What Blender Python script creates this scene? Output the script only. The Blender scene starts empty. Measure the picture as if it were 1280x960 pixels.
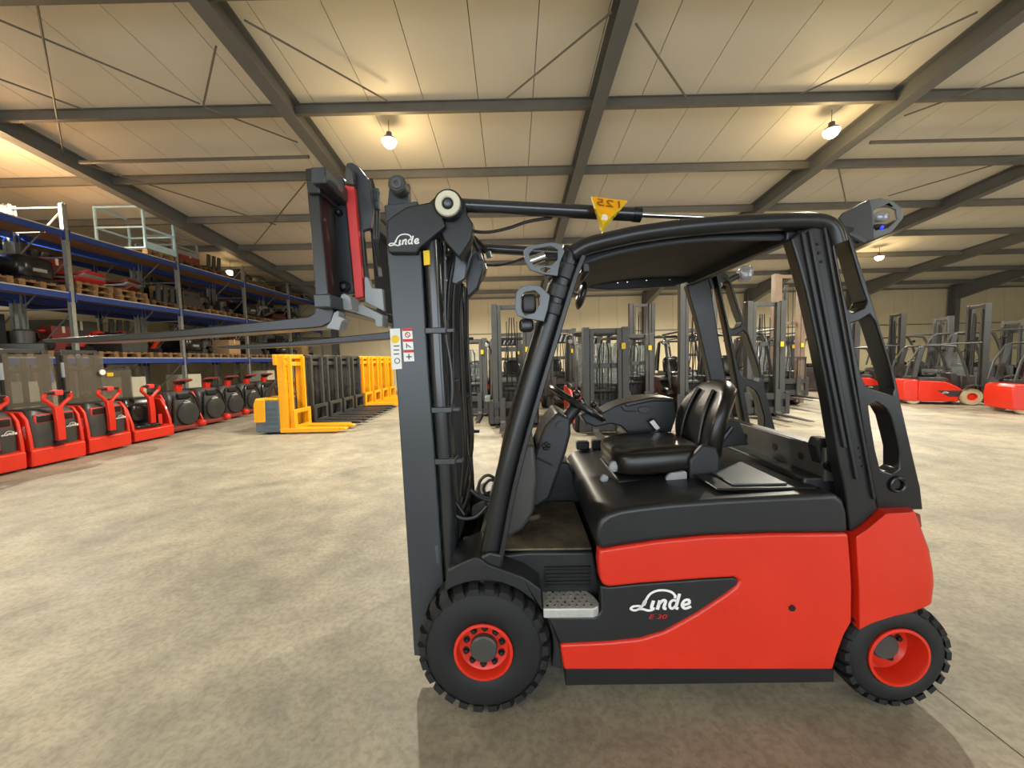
import bpy, math, random
from mathutils import Vector, Matrix
from mathutils.geometry import tessellate_polygon
random.seed(7)
PI = math.pi
sc = bpy.context.scene
col = sc.collection

# ------------------------------------------------------------------ camera
FPX, CAMH, PITCH, ROLL = 480.0, 1.6, math.radians(3.74), math.radians(1.3)
cam_d = bpy.data.cameras.new('camera'); cam = bpy.data.objects.new('camera', cam_d); col.objects.link(cam)
cam_d.sensor_fit = 'HORIZONTAL'; cam_d.sensor_width = 36.0; cam_d.lens = 36.0 * FPX / 1280.0
cam_d.clip_start = 0.05; cam_d.clip_end = 200
_fw = Vector((0, math.cos(PITCH), -math.sin(PITCH))); _up = Vector((0, math.sin(PITCH), math.cos(PITCH))); _rt = Vector((1, 0, 0))
_c, _s = math.cos(ROLL), math.sin(ROLL)
_rx = _rt * _c - _up * _s; _uy = _rt * _s + _up * _c
cam.matrix_world = Matrix(((_rx.x, _uy.x, -_fw.x, 0), (_rx.y, _uy.y, -_fw.y, 0), (_rx.z, _uy.z, -_fw.z, CAMH), (0, 0, 0, 1)))
sc.camera = cam

# ------------------------------------------------------------------ world, exposure
w = bpy.data.worlds.new('world'); sc.world = w; w.use_nodes = True
bg = w.node_tree.nodes['Background']
bg.inputs[0].default_value = (0.80, 0.90, 1.0, 1); bg.inputs[1].default_value = 3.8
LAMP_W = 1150.0
LAMP_COL = (1.0, 0.93, 0.80)
sc.view_settings.view_transform = 'Standard'; sc.view_settings.look = 'None'
sc.view_settings.gamma = 1.0; sc.view_settings.use_curve_mapping = False
sc.view_settings.exposure = 0.36
sc.cycles.use_denoising = True
sc.cycles.max_bounces = 8; sc.cycles.diffuse_bounces = 5; sc.cycles.glossy_bounces = 4
sc.cycles.sample_clamp_indirect = 6.0

# ------------------------------------------------------------------ geometry helpers
def ray(px, py):
    a, b = (px - 640) / FPX, (480 - py) / FPX
    return _fw + _rx * a + _uy * b
def at_floor(px, py, z=0.0):
    d = ray(px, py); t = (z - CAMH) / d.z
    return Vector((0, 0, CAMH)) + d * t
def at_roof(px, py, z0=7.1):
    d = ray(px, py); t = (z0 - CAMH) / (d.z + 0.1 * d.y)
    return Vector((0, 0, CAMH)) + d * t

def srgb(r, g, b):
    f = lambda c: (c / 255 / 12.92) if c <= 10 else ((c / 255 + 0.055) / 1.055) ** 2.4
    return (f(r), f(g), f(b), 1)

class MB:
    def __init__(s): s.v = []; s.f = []
    def add(s, vs, fs):
        o = len(s.v); s.v += [tuple(p) for p in vs]; s.f += [tuple(i + o for i in q) for q in fs]; return s
    def box(s, c, d, M=None):
        vs = [Vector((x * d[0] / 2, y * d[1] / 2, z * d[2] / 2)) for x in (-1, 1) for y in (-1, 1) for z in (-1, 1)]
        if M is not None: vs = [M @ p for p in vs]
        c = Vector(c)
        return s.add([p + c for p in vs], [(0, 1, 3, 2), (4, 6, 7, 5), (0, 4, 5, 1), (2, 3, 7, 6), (0, 2, 6, 4), (1, 5, 7, 3)])
    def bb(s, x0, x1, y0, y1, z0, z1):
        return s.box(((x0 + x1) / 2, (y0 + y1) / 2, (z0 + z1) / 2), (abs(x1 - x0), abs(y1 - y0), abs(z1 - z0)))
    def loft(s, rings, closed=True, caps=True):
        n = len(rings[0]); vs = [p for r in rings for p in r]; fs = []
        for i in range(len(rings) - 1):
            for j in range(n if closed else n - 1):
                k = (j + 1) % n
                fs.append((i * n + j, i * n + k, (i + 1) * n + k, (i + 1) * n + j))
        if caps: fs += [tuple(reversed(range(n))), tuple(range((len(rings) - 1) * n, len(rings) * n))]
        return s.add(vs, fs)
    def prism(s, poly, y0, y1):
        A = sum(poly[i][0] * poly[(i + 1) % len(poly)][1] - poly[(i + 1) % len(poly)][0] * poly[i][1] for i in range(len(poly)))
        if A < 0: poly = list(reversed(poly))
        return s.loft([[(x, y0, z) for x, z in poly], [(x, y1, z) for x, z in poly]])
    def plate(s, outer, holes, y0, y1):
        loops = [list(outer)] + [list(h) for h in holes]
        pts = [p for L in loops for p in L]
        tri = tessellate_polygon([[Vector((p[0], p[1], 0)) for p in L] for L in loops])
        n = len(pts); vs = [(x, y0, z) for x, z in pts] + [(x, y1, z) for x, z in pts]; fs = []
        for t in tri:
            a, b, c = t
            ar = (pts[b][0] - pts[a][0]) * (pts[c][1] - pts[a][1]) - (pts[c][0] - pts[a][0]) * (pts[b][1] - pts[a][1])
            if ar < 0: a, b, c = a, c, b
            fs.append((a, b, c)); fs.append((a + n, c + n, b + n))
        o = 0
        for li, L in enumerate(loops):
            m = len(L)
            A = sum(L[i][0] * L[(i + 1) % m][1] - L[(i + 1) % m][0] * L[i][1] for i in range(m))
            flip = (A < 0) != (li > 0)
            for i in range(m):
                j = (i + 1) % m
                q = (o + i, o + i + n, o + j + n, o + j)
                fs.append(tuple(reversed(q)) if flip else q)
            o += m
        return s.add(vs, fs)
    def cyl(s, p0, p1, r0, r1=None, n=14):
        return s.tube([p0, p1], [r0, r0 if r1 is None else r1], n)
    def tube(s, path, r, n=8, sx=1.0, sy=1.0, ref=None):
        P = [Vector(p) for p in path]; rs = r if isinstance(r, (list, tuple)) else [r] * len(P)
        T = []
        for i in range(len(P)):
            d = (P[min(i + 1, len(P) - 1)] - P[max(i - 1, 0)]); T.append(d.normalized())
        u = Vector(ref) if ref else (Vector((0, 0, 1)) if abs(T[0].z) < 0.9 else Vector((1, 0, 0)))
        rings = []
        for i, p in enumerate(P):
            u = (u - T[i] * u.dot(T[i])).normalized(); v = T[i].cross(u)
            rings.append([p + (u * math.cos(2 * PI * k / n) * sx + v * math.sin(2 * PI * k / n) * sy) * rs[i] for k in range(n)])
        return s.loft(rings)
    def beam(s, path, wu, wv, ref):
        P = [Vector(p) for p in path]; rings = []
        for i, p in enumerate(P):
            t = (P[min(i + 1, len(P) - 1)] - P[max(i - 1, 0)]).normalized()
            u = Vector(ref); u = (u - t * u.dot(t)).normalized(); v = t.cross(u)
            rings.append([p + u * a * wu / 2 + v * b * wv / 2 for a, b in ((-1, -1), (1, -1), (1, 1), (-1, 1))])
        return s.loft(rings)
    def lathe(s, prof, o, axis='y', n=32, sign=1):
        o = Vector(o); rings = []
        for r, h in prof:
            h *= sign; ring = []
            for k in range(n):
                a = 2 * PI * k / n; c, q = r * math.cos(a), r * math.sin(a)
                ring.append(o + (Vector((c, h, q)) if axis == 'y' else Vector((h, c, q)) if axis == 'x' else Vector((c, q, h))))
            rings.append(ring)
        s.loft(rings, caps=False); q0 = len(s.v) - len(rings) * n
        if prof[0][0] < .002: s.f.append(tuple(reversed(range(q0, q0 + n))))
        if prof[-1][0] < .002: s.f.append(tuple(range(len(s.v) - n, len(s.v))))
        return s
    def ell(s, c, r, e=1.0, M=None, nu=20, nv=12):
        c = Vector(c); sg = lambda x, p: math.copysign(abs(x) ** p, x); rings = []
        for i in range(nv + 1):
            ph = -PI / 2 + PI * i / nv; ph = max(min(ph, PI / 2 - 0.02), -PI / 2 + 0.02)
            ring = []
            for k in range(nu):
                th = 2 * PI * k / nu
                p = Vector((r[0] * sg(math.cos(ph), e) * sg(math.cos(th), e), r[1] * sg(math.cos(ph), e) * sg(math.sin(th), e), r[2] * sg(math.sin(ph), e)))
                if M is not None: p = M @ p
                ring.append(c + p)
            rings.append(ring)
        return s.loft(rings)
    def torus(s, c, R, r, M=None, n=28, m=8):
        c = Vector(c); vs = []; fs = []
        for i in range(n):
            a = 2 * PI * i / n
            for j in range(m):
                b = 2 * PI * j / m
                p = Vector(((R + r * math.cos(b)) * math.cos(a), (R + r * math.cos(b)) * math.sin(a), r * math.sin(b)))
                if M is not None: p = M @ p
                vs.append(c + p)
        for i in range(n):
            for j in range(m):
                fs.append((i * m + j, ((i + 1) % n) * m + j, ((i + 1) % n) * m + (j + 1) % m, i * m + (j + 1) % m))
        return s.add(vs, fs)
    def mesh(s, name, mat, smooth=32):
        me = bpy.data.meshes.new(name); me.from_pydata(s.v, [], s.f); me.materials.append(mat)
        if smooth:
            me.polygons.foreach_set('use_smooth', [True] * len(me.polygons)); me.set_sharp_from_angle(angle=math.radians(smooth))
        me.update(); return me
    def build(s, name, mat, parent=None, bevel=0, seg=2, smooth=32, label=None):
        o = bpy.data.objects.new(name, s.mesh(name, mat, smooth)); col.objects.link(o)
        if parent is not None: o.parent = parent
        if bevel:
            m = o.modifiers.new('bevel', 'BEVEL'); m.width = bevel; m.segments = seg; m.limit_method = 'ANGLE'; m.angle_limit = math.radians(38)
            m.harden_normals = False
        if label: o['label'] = label
        return o

def link_mesh(name, me, parent=None, loc=(0, 0, 0), rot=(0, 0, 0)):
    o = bpy.data.objects.new(name, me); col.objects.link(o); o.location = loc; o.rotation_euler = rot
    if parent is not None: o.parent = parent
    return o
def empty(name, loc=(0, 0, 0), rz=0.0):
    o = bpy.data.objects.new(name, None); col.objects.link(o); o.location = loc; o.rotation_euler = (0, 0, rz); o.empty_display_size = 0.2
    return o
def tag(o, label, cat, group=None, kind=None):
    if label: o['label'] = label
    if cat: o['category'] = cat
    if group: o['group'] = group
    if kind: o['kind'] = kind
    return o
def copy_tree(o, parent=None):
    c = o.copy(); col.objects.link(c); c.parent = parent
    for ch in list(o.children): copy_tree(ch, c)
    return c
def smooth_path(pts, sub=5):
    P = [Vector(p) for p in pts]; out = []
    for i in range(len(P) - 1):
        p0, p1, p2, p3 = P[max(i - 1, 0)], P[i], P[i + 1], P[min(i + 2, len(P) - 1)]
        for k in range(sub):
            t = k / sub
            out.append(0.5 * ((2 * p1) + (p2 - p0) * t + (2 * p0 - 5 * p1 + 4 * p2 - p3) * t * t + (3 * p1 - p0 - 3 * p2 + p3) * t ** 3))
    out.append(P[-1]); return out

# ------------------------------------------------------------------ materials
def mat(name, rgb, rough=0.5, metal=0.0, var=0.12, scale=6.0, bump=0.0, bscale=60.0, alpha=None, emit=None, estr=0, coat=0.0, spec=0.5, rgb2=None, trans=0.0):
    m = bpy.data.materials.new(name); m.use_nodes = True; nt = m.node_tree; N = nt.nodes; L = nt.links
    b = N['Principled BSDF']; c = srgb(*rgb)
    b.inputs['Roughness'].default_value = rough; b.inputs['Metallic'].default_value = metal
    b.inputs['Specular IOR Level'].default_value = spec
    if coat: b.inputs['Coat Weight'].default_value = coat; b.inputs['Coat Roughness'].default_value = 0.12
    tc = N.new('ShaderNodeTexCoord')
    nz = N.new('ShaderNodeTexNoise'); nz.inputs['Scale'].default_value = scale; nz.inputs['Detail'].default_value = 5; nz.inputs['Roughness'].default_value = 0.6
    L.new(tc.outputs['Object'], nz.inputs['Vector'])
    cr = N.new('ShaderNodeValToRGB'); cr.color_ramp.elements[0].position = 0.3; cr.color_ramp.elements[1].position = 0.72
    lo = srgb(*rgb2) if rgb2 else tuple(x * (1 - var) for x in c[:3]) + (1,)
    hi = tuple(min(1, x * (1 + var)) for x in c[:3]) + (1,)
    cr.color_ramp.elements[0].color = lo; cr.color_ramp.elements[1].color = hi
    L.new(nz.outputs['Fac'], cr.inputs['Fac']); L.new(cr.outputs['Color'], b.inputs['Base Color'])
    mr = N.new('ShaderNodeMapRange'); mr.inputs[3].default_value = max(0.02, rough - 0.07); mr.inputs[4].default_value = min(1, rough + 0.07)
    L.new(nz.outputs['Fac'], mr.inputs[0]); L.new(mr.outputs[0], b.inputs['Roughness'])
    if bump:
        n2 = N.new('ShaderNodeTexNoise'); n2.inputs['Scale'].default_value = bscale; n2.inputs['Detail'].default_value = 4
        L.new(tc.outputs['Object'], n2.inputs['Vector'])
        bp = N.new('ShaderNodeBump'); bp.inputs['Strength'].default_value = bump; bp.inputs['Distance'].default_value = 0.01
        L.new(n2.outputs['Fac'], bp.inputs['Height']); L.new(bp.outputs['Normal'], b.inputs['Normal'])
    if alpha is not None: b.inputs['Alpha'].default_value = alpha
    if trans: b.inputs['Transmission Weight'].default_value = trans
    if emit: b.inputs['Emission Color'].default_value = srgb(*emit); b.inputs['Emission Strength'].default_value = estr
    return m

M = {}
M['red'] = mat('red_paint', (216, 44, 18), 0.42, var=0.06, scale=3, coat=0.15, bump=0.05, bscale=300)
M['black'] = mat('black_plastic', (34, 36, 37), 0.42, var=0.12, bump=0.06, bscale=220)
M['dark'] = mat('dark_paint', (34, 36, 38), 0.36, var=0.1, scale=4)
M['mast'] = mat('mast_paint', (58, 62, 66), 0.33, var=0.08, scale=3)
M['gloss'] = mat('gloss_black', (26, 27, 28), 0.25, var=0.1)
M['pillar'] = mat('guard_paint', (30, 32, 34), 0.3, var=0.1, scale=4)
M['cylinder'] = mat('cylinder_gloss', (40, 43, 46), 0.2, var=0.06, scale=4, coat=0.4)
M['steel'] = mat('grey_steel', (92, 96, 98), 0.36, 0.4, var=0.12)
M['light'] = mat('light_grey_paint', (150, 154, 156), 0.45, var=0.06)
M['chrome'] = mat('chrome_rod', (215, 218, 222), 0.12, 1.0, var=0.03)
M['silver'] = mat('step_aluminium', (200, 200, 196), 0.38, 0.35, var=0.1, scale=30)
M['rubber'] = mat('tyre_rubber', (20, 21, 22), 0.65, var=0.2, scale=12, bump=0.1, bscale=90)
M['void'] = mat('matte_black', (12, 12, 12), 0.7, var=0.1)
M['seat'] = mat('seat_vinyl', (30, 28, 25), 0.3, var=0.12, bump=0.08, bscale=260)
M['mat_floor'] = mat('worn_floor_mat', (124, 112, 92), 0.7, rgb2=(58, 54, 48), scale=7, bump=0.1)
M['yellow'] = mat('warning_yellow', (240, 200, 20), 0.5, var=0.05)
M['amber'] = mat('amber_plastic', (248, 176, 0), 0.45, var=0.06, alpha=None)
M['white'] = mat('white_print', (236, 236, 232), 0.5, var=0.03)
M['cream'] = mat('cream_plastic', (214, 210, 186), 0.5, var=0.06)
M['redprint'] = mat('red_print', (196, 40, 40), 0.5, var=0.04)
M['darkprint'] = mat('dark_print', (40, 40, 40), 0.5, var=0.04)
M['brownprint'] = mat('brown_print', (150, 96, 6), 0.5, var=0.04)
M['redstrip'] = mat('red_strip', (214, 62, 58), 0.5, var=0.1, scale=14)
M['hose'] = mat('hose_rubber', (30, 30, 30), 0.4, var=0.1)
M['glass'] = mat('lamp_glass', (150, 150, 152), 0.1, 0.2, var=0.05)
M['bluelens'] = mat('blue_lens', (30, 40, 200), 0.2, emit=(40, 50, 255), estr=1.5)
M['rafter'] = mat('rafter_grey', (98, 100, 100), 0.5, var=0.08, scale=2)
M['purlin'] = mat('purlin_galvanised', (106, 103, 96), 0.5, 0.0, var=0.12, scale=3)
M['panel'] = mat('ceiling_panel_cream', (210, 205, 192), 0.55, var=0.03, scale=0.7)
M['wall'] = mat('wall_panel_cream', (210, 198, 164), 0.55, var=0.04, scale=0.8)
M['rod'] = mat('brace_rod', (112, 108, 100), 0.5, 0.3, var=0.1)
M['blue'] = mat('rack_beam_blue', (34, 66, 148), 0.5, var=0.12, scale=4)
M['galv'] = mat('galvanised_upright', (158, 162, 156), 0.42, 0.45, var=0.14, scale=14)
M['board'] = mat('chipboard', (176, 138, 98), 0.75, var=0.12, scale=9)
M['wood'] = mat('pallet_wood', (168, 134, 92), 0.8, rgb2=(112, 84, 54), scale=8)
M['oldwood'] = mat('old_pallet_wood', (120, 92, 62), 0.85, rgb2=(76, 56, 38), scale=8)
M['card'] = mat('cardboard', (186, 152, 108), 0.8, var=0.08)
M['paleblue'] = mat('pale_blue_paint', (186, 222, 240), 0.5, var=0.08)
M['rust'] = mat('dull_red_paint', (128, 46, 38), 0.55, var=0.2)
M['bgdark'] = mat('dark_truck_paint', (58, 58, 56), 0.4, var=0.16, scale=5)
M['bggrey'] = mat('mast_steel_grey', (74, 74, 71), 0.38, 0.2, var=0.12, scale=5)
M['brown'] = mat('brown_mast', (126, 106, 88), 0.5, var=0.15)
M['stackyellow'] = mat('stacker_yellow', (246, 172, 8), 0.45, var=0.05)
M['bluegrey'] = mat('blue_grey_cover', (84, 100, 112), 0.5, var=0.1, scale=8)
M['poly'] = mat('scratched_polycarbonate', (120, 114, 100), 0.18, var=0.1, alpha=0.42)
M['guardglass'] = mat('guard_glass', (150, 160, 160), 0.08, var=0.05, alpha=0.3)
M['bluebox'] = mat('blue_plastic', (60, 100, 190), 0.5)
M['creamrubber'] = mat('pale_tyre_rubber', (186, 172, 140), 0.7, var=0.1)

# concrete floor
def concrete():
    m = bpy.data.materials.new('concrete_floor'); m.use_nodes = True; nt = m.node_tree; N = nt.nodes; L = nt.links; b = N['Principled BSDF']
    tc = N.new('ShaderNodeTexCoord')
    mp = N.new('ShaderNodeMapping'); mp.inputs['Scale'].default_value = (1, 1.0, 1); L.new(tc.outputs['Object'], mp.inputs['Vector'])
    def nz(sc_, det, rg=0.6, dist=0.0):
        n = N.new('ShaderNodeTexNoise'); n.inputs['Scale'].default_value = sc_; n.inputs['Detail'].default_value = det; n.inputs['Roughness'].default_value = rg; n.inputs['Distortion'].default_value = dist
        L.new(mp.outputs[0], n.inputs['Vector']); return n
    def ramp(src, p0, c0, p1, c1):
        r = N.new('ShaderNodeValToRGB'); e = r.color_ramp.elements; e[0].position = p0; e[0].color = c0; e[1].position = p1; e[1].color = c1
        L.new(src, r.inputs['Fac']); return r
    def mix(kind, fac, a, c):
        x = N.new('ShaderNodeMix'); x.data_type = 'RGBA'; x.blend_type = kind
        if isinstance(fac, float): x.inputs[0].default_value = fac
        else: L.new(fac, x.inputs[0])
        L.new(a, x.inputs[6]); L.new(c, x.inputs[7]); return x.outputs[2]
    big = ramp(nz(0.55, 4, 0.6, 0.6).outputs['Fac'], 0.32, srgb(160, 156, 143), 0.68, srgb(206, 198, 178))
    med = ramp(nz(3.2, 8, 0.66, 0.25).outputs['Fac'], 0.35, srgb(150, 146, 134), 0.66, srgb(232, 228, 214))
    c = mix('MULTIPLY', 0.55, big.outputs[0], med.outputs[0])
    fine = ramp(nz(30, 6, 0.62, 0.2).outputs['Fac'], 0.40, srgb(128, 122, 108), 0.56, (1, 1, 1, 1))
    c = mix('MULTIPLY', 0.25, c, fine.outputs[0])
    vor = N.new('ShaderNodeTexNoise'); vor.inputs['Scale'].default_value = 9; vor.inputs['Detail'].default_value = 8; vor.inputs['Roughness'].default_value = 0.75; vor.inputs['Distortion'].default_value = 0.5
    L.new(mp.outputs[0], vor.inputs['Vector'])
    scuff = ramp(vor.outputs['Fac'], 0.26, srgb(96, 86, 68), 0.38, (1, 1, 1, 1))
    c = mix('MULTIPLY', 0.6, c, scuff.outputs[0])
    L.new(c, b.inputs['Base Color'])
    rr = ramp(nz(2.0, 5).outputs['Fac'], 0.3, (0.48,) * 3 + (1,), 0.7, (0.68,) * 3 + (1,)); L.new(rr.outputs[0], b.inputs['Roughness'])
    bp = N.new('ShaderNodeBump'); bp.inputs['Strength'].default_value = 0.22; bp.inputs['Distance'].default_value = 0.01
    L.new(nz(14, 8, 0.68, 0.3).outputs['Fac'], bp.inputs['Height']); L.new(bp.outputs[0], b.inputs['Normal'])
    b.inputs['Specular IOR Level'].default_value = 0.4
    return m
M['concrete'] = concrete()

def ribbon(mb, pts, wd, to3d, t=0.0012):
    P = [Vector((p[0], p[1], 0)) for p in pts]; P = smooth_path(P, 4); n = len(P); top = []
    for i, p in enumerate(P):
        d = (P[min(i + 1, n - 1)] - P[max(i - 1, 0)]).normalized(); nn = Vector((-d.y, d.x, 0)) * wd / 2
        top.append((p + nn, p - nn))
    vs = [to3d(q.x, q.y, t) for pr in top for q in pr]
    mb.add(vs, [(2 * i, 2 * i + 1, 2 * i + 3, 2 * i + 2) for i in range(n - 1)])
LOGO_H = 0.86
LOGO = [([(.17, .10), (.10, .11), (.03, .10), (.0, .06), (.06, .03), (.13, .06), (.19, .13), (.24, .24), (.30, .33), (.40, .38), (.52, .38), (.62, .34), (.67, .27), (.66, .23)], .034),
        ([(.10, .05), (.18, .05), (.26, .02), (.33, .03)], .036), ([(.22, .2), (.19, .12)], .05),
        ([(.345, .20), (.315, .07), (.36, .045)], .045), ([(.44, .20), (.40, .03)], .045), ([(.42, .12), (.48, .195), (.525, .18), (.50, .06), (.54, .04)], .042),
        ([(.70, .17), (.64, .195), (.595, .15), (.59, .08), (.625, .04), (.68, .09)], .038), ([(.735, .31), (.70, .15), (.68, .06), (.72, .035)], .042),
        ([(.80, .10), (.88, .13), (.87, .19), (.81, .18), (.775, .10), (.82, .035), (.91, .07)], .04)]
def logo(name, parent, origin, u, v, nrm, width, mt):
    """script word mark drawn as flat strokes"""
    mb = MB(); o, u, v, nrm = Vector(origin), Vector(u).normalized(), Vector(v).normalized(), Vector(nrm).normalized()
    for pts, wd in LOGO:
        ribbon(mb, pts, wd * 1.18, lambda x, y, t: o + (u * x + v * y * LOGO_H) * width + nrm * t)
    return mb.build(name, mt, parent, smooth=0)
def text_mesh(name, body, size, mt, shear=0.0, extrude=0.0006, align='LEFT'):
    cu = bpy.data.curves.new(name, 'FONT'); cu.body = body; cu.size = size; cu.shear = shear; cu.extrude = extrude; cu.align_x = align
    o = bpy.data.objects.new(name, cu); col.objects.link(o)
    bpy.context.view_layer.update()
    me = bpy.data.meshes.new_from_object(o.evaluated_get(bpy.context.evaluated_depsgraph_get()))
    bpy.data.objects.remove(o); bpy.data.curves.remove(cu); me.name = name; me.materials.clear(); me.materials.append(mt); return me

# ================================================================== the hall
X0, X1, Y0, Y1 = -15.2, 29.0, -9.0, 21.0
def zr(y): return 7.1 - 0.1 * y
RAFX = [-9.42, -3.885, 1.645, 7.2, 12.7, 18.2, 23.7]
PURY = [7.40 + 2.07 * k for k in range(-7, 7)]

floor = MB().bb(X0 - 0.3, X1 + 0.3, Y0 - 6, Y1 + 0.3, -0.25, -0.012).build('floor', M['void']); tag(floor, 'worn beige concrete floor of the hall with a long straight joint', None, kind='structure')
for xa, xb in ((X0 - 0.3, 1.964), (1.972, X1 + 0.3)):
    MB().bb(xa, xb, Y0 - 6, Y1 + 0.3, -0.2, 0).build('slab', M['concrete'], floor, smooth=0)

ceil = MB()
ceil.add([(X0 - .3, Y0 - .3, zr(Y0 - .3) + .12), (X1 + .3, Y0 - .3, zr(Y0 - .3) + .12), (X1 + .3, Y1 + .3, zr(Y1 + .3) + .12), (X0 - .3, Y1 + .3, zr(Y1 + .3) + .12)], [(0, 3, 2, 1)])
ceil = ceil.build('ceiling', M['panel']); tag(ceil, 'sloping cream sandwich-panel roof underside on grey steel frames', None, kind='structure')
pme = None
for k in range(45):
    xa = X0 - 0.3 + k * 1.0
    if pme is None:
        pm = MB(); g = 0.006
        ring = lambda y, yy: [(g, yy, zr(y)), (1.0 - g, yy, zr(y)), (1.0 - g, yy, zr(y) + 0.1), (g, yy, zr(y) + 0.1)]
        pm.loft([ring(Y0 - .3, Y0 - .3), ring(Y1 + .3, Y1 + .3)])
        pme = pm.mesh('panel', M['panel'], 0)
    link_mesh('panel', pme, ceil, (xa, 0, 0))

def ibeam(mb, p0, p1, d, fl, up=Vector((0, 0, 1)), t=0.018):
    """I section hanging below the line p0-p1; depth d may be a pair"""
    d0, d1 = d if isinstance(d, tuple) else (d, d)
    ax = (Vector(p1) - Vector(p0)).normalized(); sd = ax.cross(up).normalized(); nn = sd.cross(ax).normalized()
    for w_, a0, a1, b0, b1 in ((fl, 0, -t, 0, -t), (t, -t, -d0 + t, -t, -d1 + t), (fl, -d0 + t, -d0, -d1 + t, -d1)):
        r0 = [Vector(p0) + sd * s * w_ / 2 + nn * h for s, h in ((-1, a1), (1, a1), (1, a0), (-1, a0))]
        r1 = [Vector(p1) + sd * s * w_ / 2 + nn * h for s, h in ((-1, b1), (1, b1), (1, b0), (-1, b0))]
        mb.loft([r0, r1])
for i, x in enumerate(RAFX):
    mb = MB(); ibeam(mb, (x, Y0, zr(Y0)), (x, Y1 - 3.4, zr(Y1 - 3.4)), 0.36, 0.24); ibeam(mb, (x, Y1 - 3.4, zr(Y1 - 3.4)), (x, Y1 - .1, zr(Y1 - .1)), (0.36, 0.85), 0.24)
    r = mb.build('trim_%d' % (i + 1), M['rafter'], None, smooth=0)
    tag(r, ['grey steel rafter above the rack', 'grey steel rafter left of the mast', 'grey steel rafter above the middle of the forklift', 'grey steel rafter beside the right warm lamp',
            'grey steel rafter behind the rear work light', 'grey steel rafter at the right edge', 'farthest grey steel rafter on the right'][i], None, kind='structure')
    cb = MB()
    for fx in (-0.17, 0.17): cb.bb(x - .13, x + .13, Y1 - .29 + fx - .01, Y1 - .29 + fx + .01, 0, zr(Y1) - .05)
    cb.bb(x - .01, x + .01, Y1 - .45, Y1 - .12, 0, zr(Y1) - .05)
    cb.build('column', M['rafter'], r, smooth=0)
for k, y in enumerate(PURY):
    mb = MB(); ibeam(mb, (X0, y, zr(y)), (X1, y, zr(y)), 0.19, 0.085, t=0.012)
    p = mb.build('trim_%d' % (len(RAFX) + 1 + k), M['purlin'], None, smooth=0)
    tag(p, 'galvanised roof purlin running across the hall between the rafters', None, 'roof purlins', 'structure')
nt_ = len(RAFX) + 1 + len(PURY)
def rod(p0, p1, r=0.016, lab='thin steel bracing rod under the roof panels'):
    global nt_
    o = MB().cyl(p0, p1, r, n=6).build('trim_%d' % nt_, M['rod']); nt_ += 1
    tag(o, lab, None, 'roof bracing rods', 'structure')
for a, b in (((-20, 17), (250, 130)), ((256, 134), (372, 178)), ((-30, 88), (105, 137)), ((105, 205), (345, 281)), ((382, 228), (305, 322)), ((305, 25), (484, 126)),
             ((765, 15), (632, 124)), ((795, 30), (858, 122)), ((1222, 15), (1000, 118)), ((1280, 90), (1130, 145)), ((1280, 195), (1110, 245)), ((1048, 210), (1058, 255)),
             ((270, 58), (254, 132)), ((42, -20), (80, 196))):
    rod(at_roof(a[0], a[1], 6.93), at_roof(b[0], b[1], 6.93))
for a, b in (((100, 203), (386, 196)), ((1088, 178), (1300, 173))):
    rod(at_roof(a[0], a[1], 6.85), at_roof(b[0], b[1], 6.85), 0.04, 'round steel strut tube between two rafters')

# walls
def wall(name, lab, mb): o = mb.build(name, M['wall'], None, smooth=0); return tag(o, lab, None, kind='structure')
wb = wall('wall_back', 'cream panelled end wall behind the parked trucks', MB().add([(X0, Y1 + .06, 0), (X1, Y1 + .06, 0), (X1, Y1 + .06, zr(Y1)), (X0, Y1 + .06, zr(Y1))], [(0, 1, 2, 3)]))
wp = MB().bb(0.006, 0.994, Y1, Y1 + .05, 0.0, zr(Y1)).mesh('panel', M['wall'], 0)
for k in range(44): link_mesh('panel', wp, wb, (X0 + k * 1.0, 0, 0))
MB().bb(X0, X1, Y1 - .05, Y1, zr(Y1) - .16, zr(Y1) - .06).build('eaves_rail', M['purlin'], wb)
MB().bb(X0, X1, Y1 - .03, Y1, 2.95, 3.0).build('wall_rail', M['purlin'], wb)
def side_wall(name, x, lab):
    return wall(name, lab, MB().loft([[(x, Y0 - .1, 0), (x, Y1 + .2, 0), (x, Y1 + .2, zr(Y1)), (x, Y0 - .1, zr(Y0))], [(x + .1, Y0 - .1, 0), (x + .1, Y1 + .2, 0), (x + .1, Y1 + .2, zr(Y1)), (x + .1, Y0 - .1, zr(Y0))]]))
side_wall('wall_left', X0 - .1, 'cream side wall behind the storage rack'); side_wall('wall_right', X1, 'cream side wall at the far right')
# wall behind the photographer with two tall open loading gates that let daylight in
fw_ = MB()
for xa, xb, za, zb in ((X0, -9.5, 0, zr(Y0)), (-9.5, 6.5, 4.6, zr(Y0)), (6.5, 10, 0, zr(Y0)), (10, 20, 4.6, zr(Y0)), (20, X1, 0, zr(Y0))): fw_.bb(xa, xb, Y0 - .1, Y0, za, zb)
wall('wall_front', 'cream wall behind the camera with open loading gates', fw_)

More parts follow.
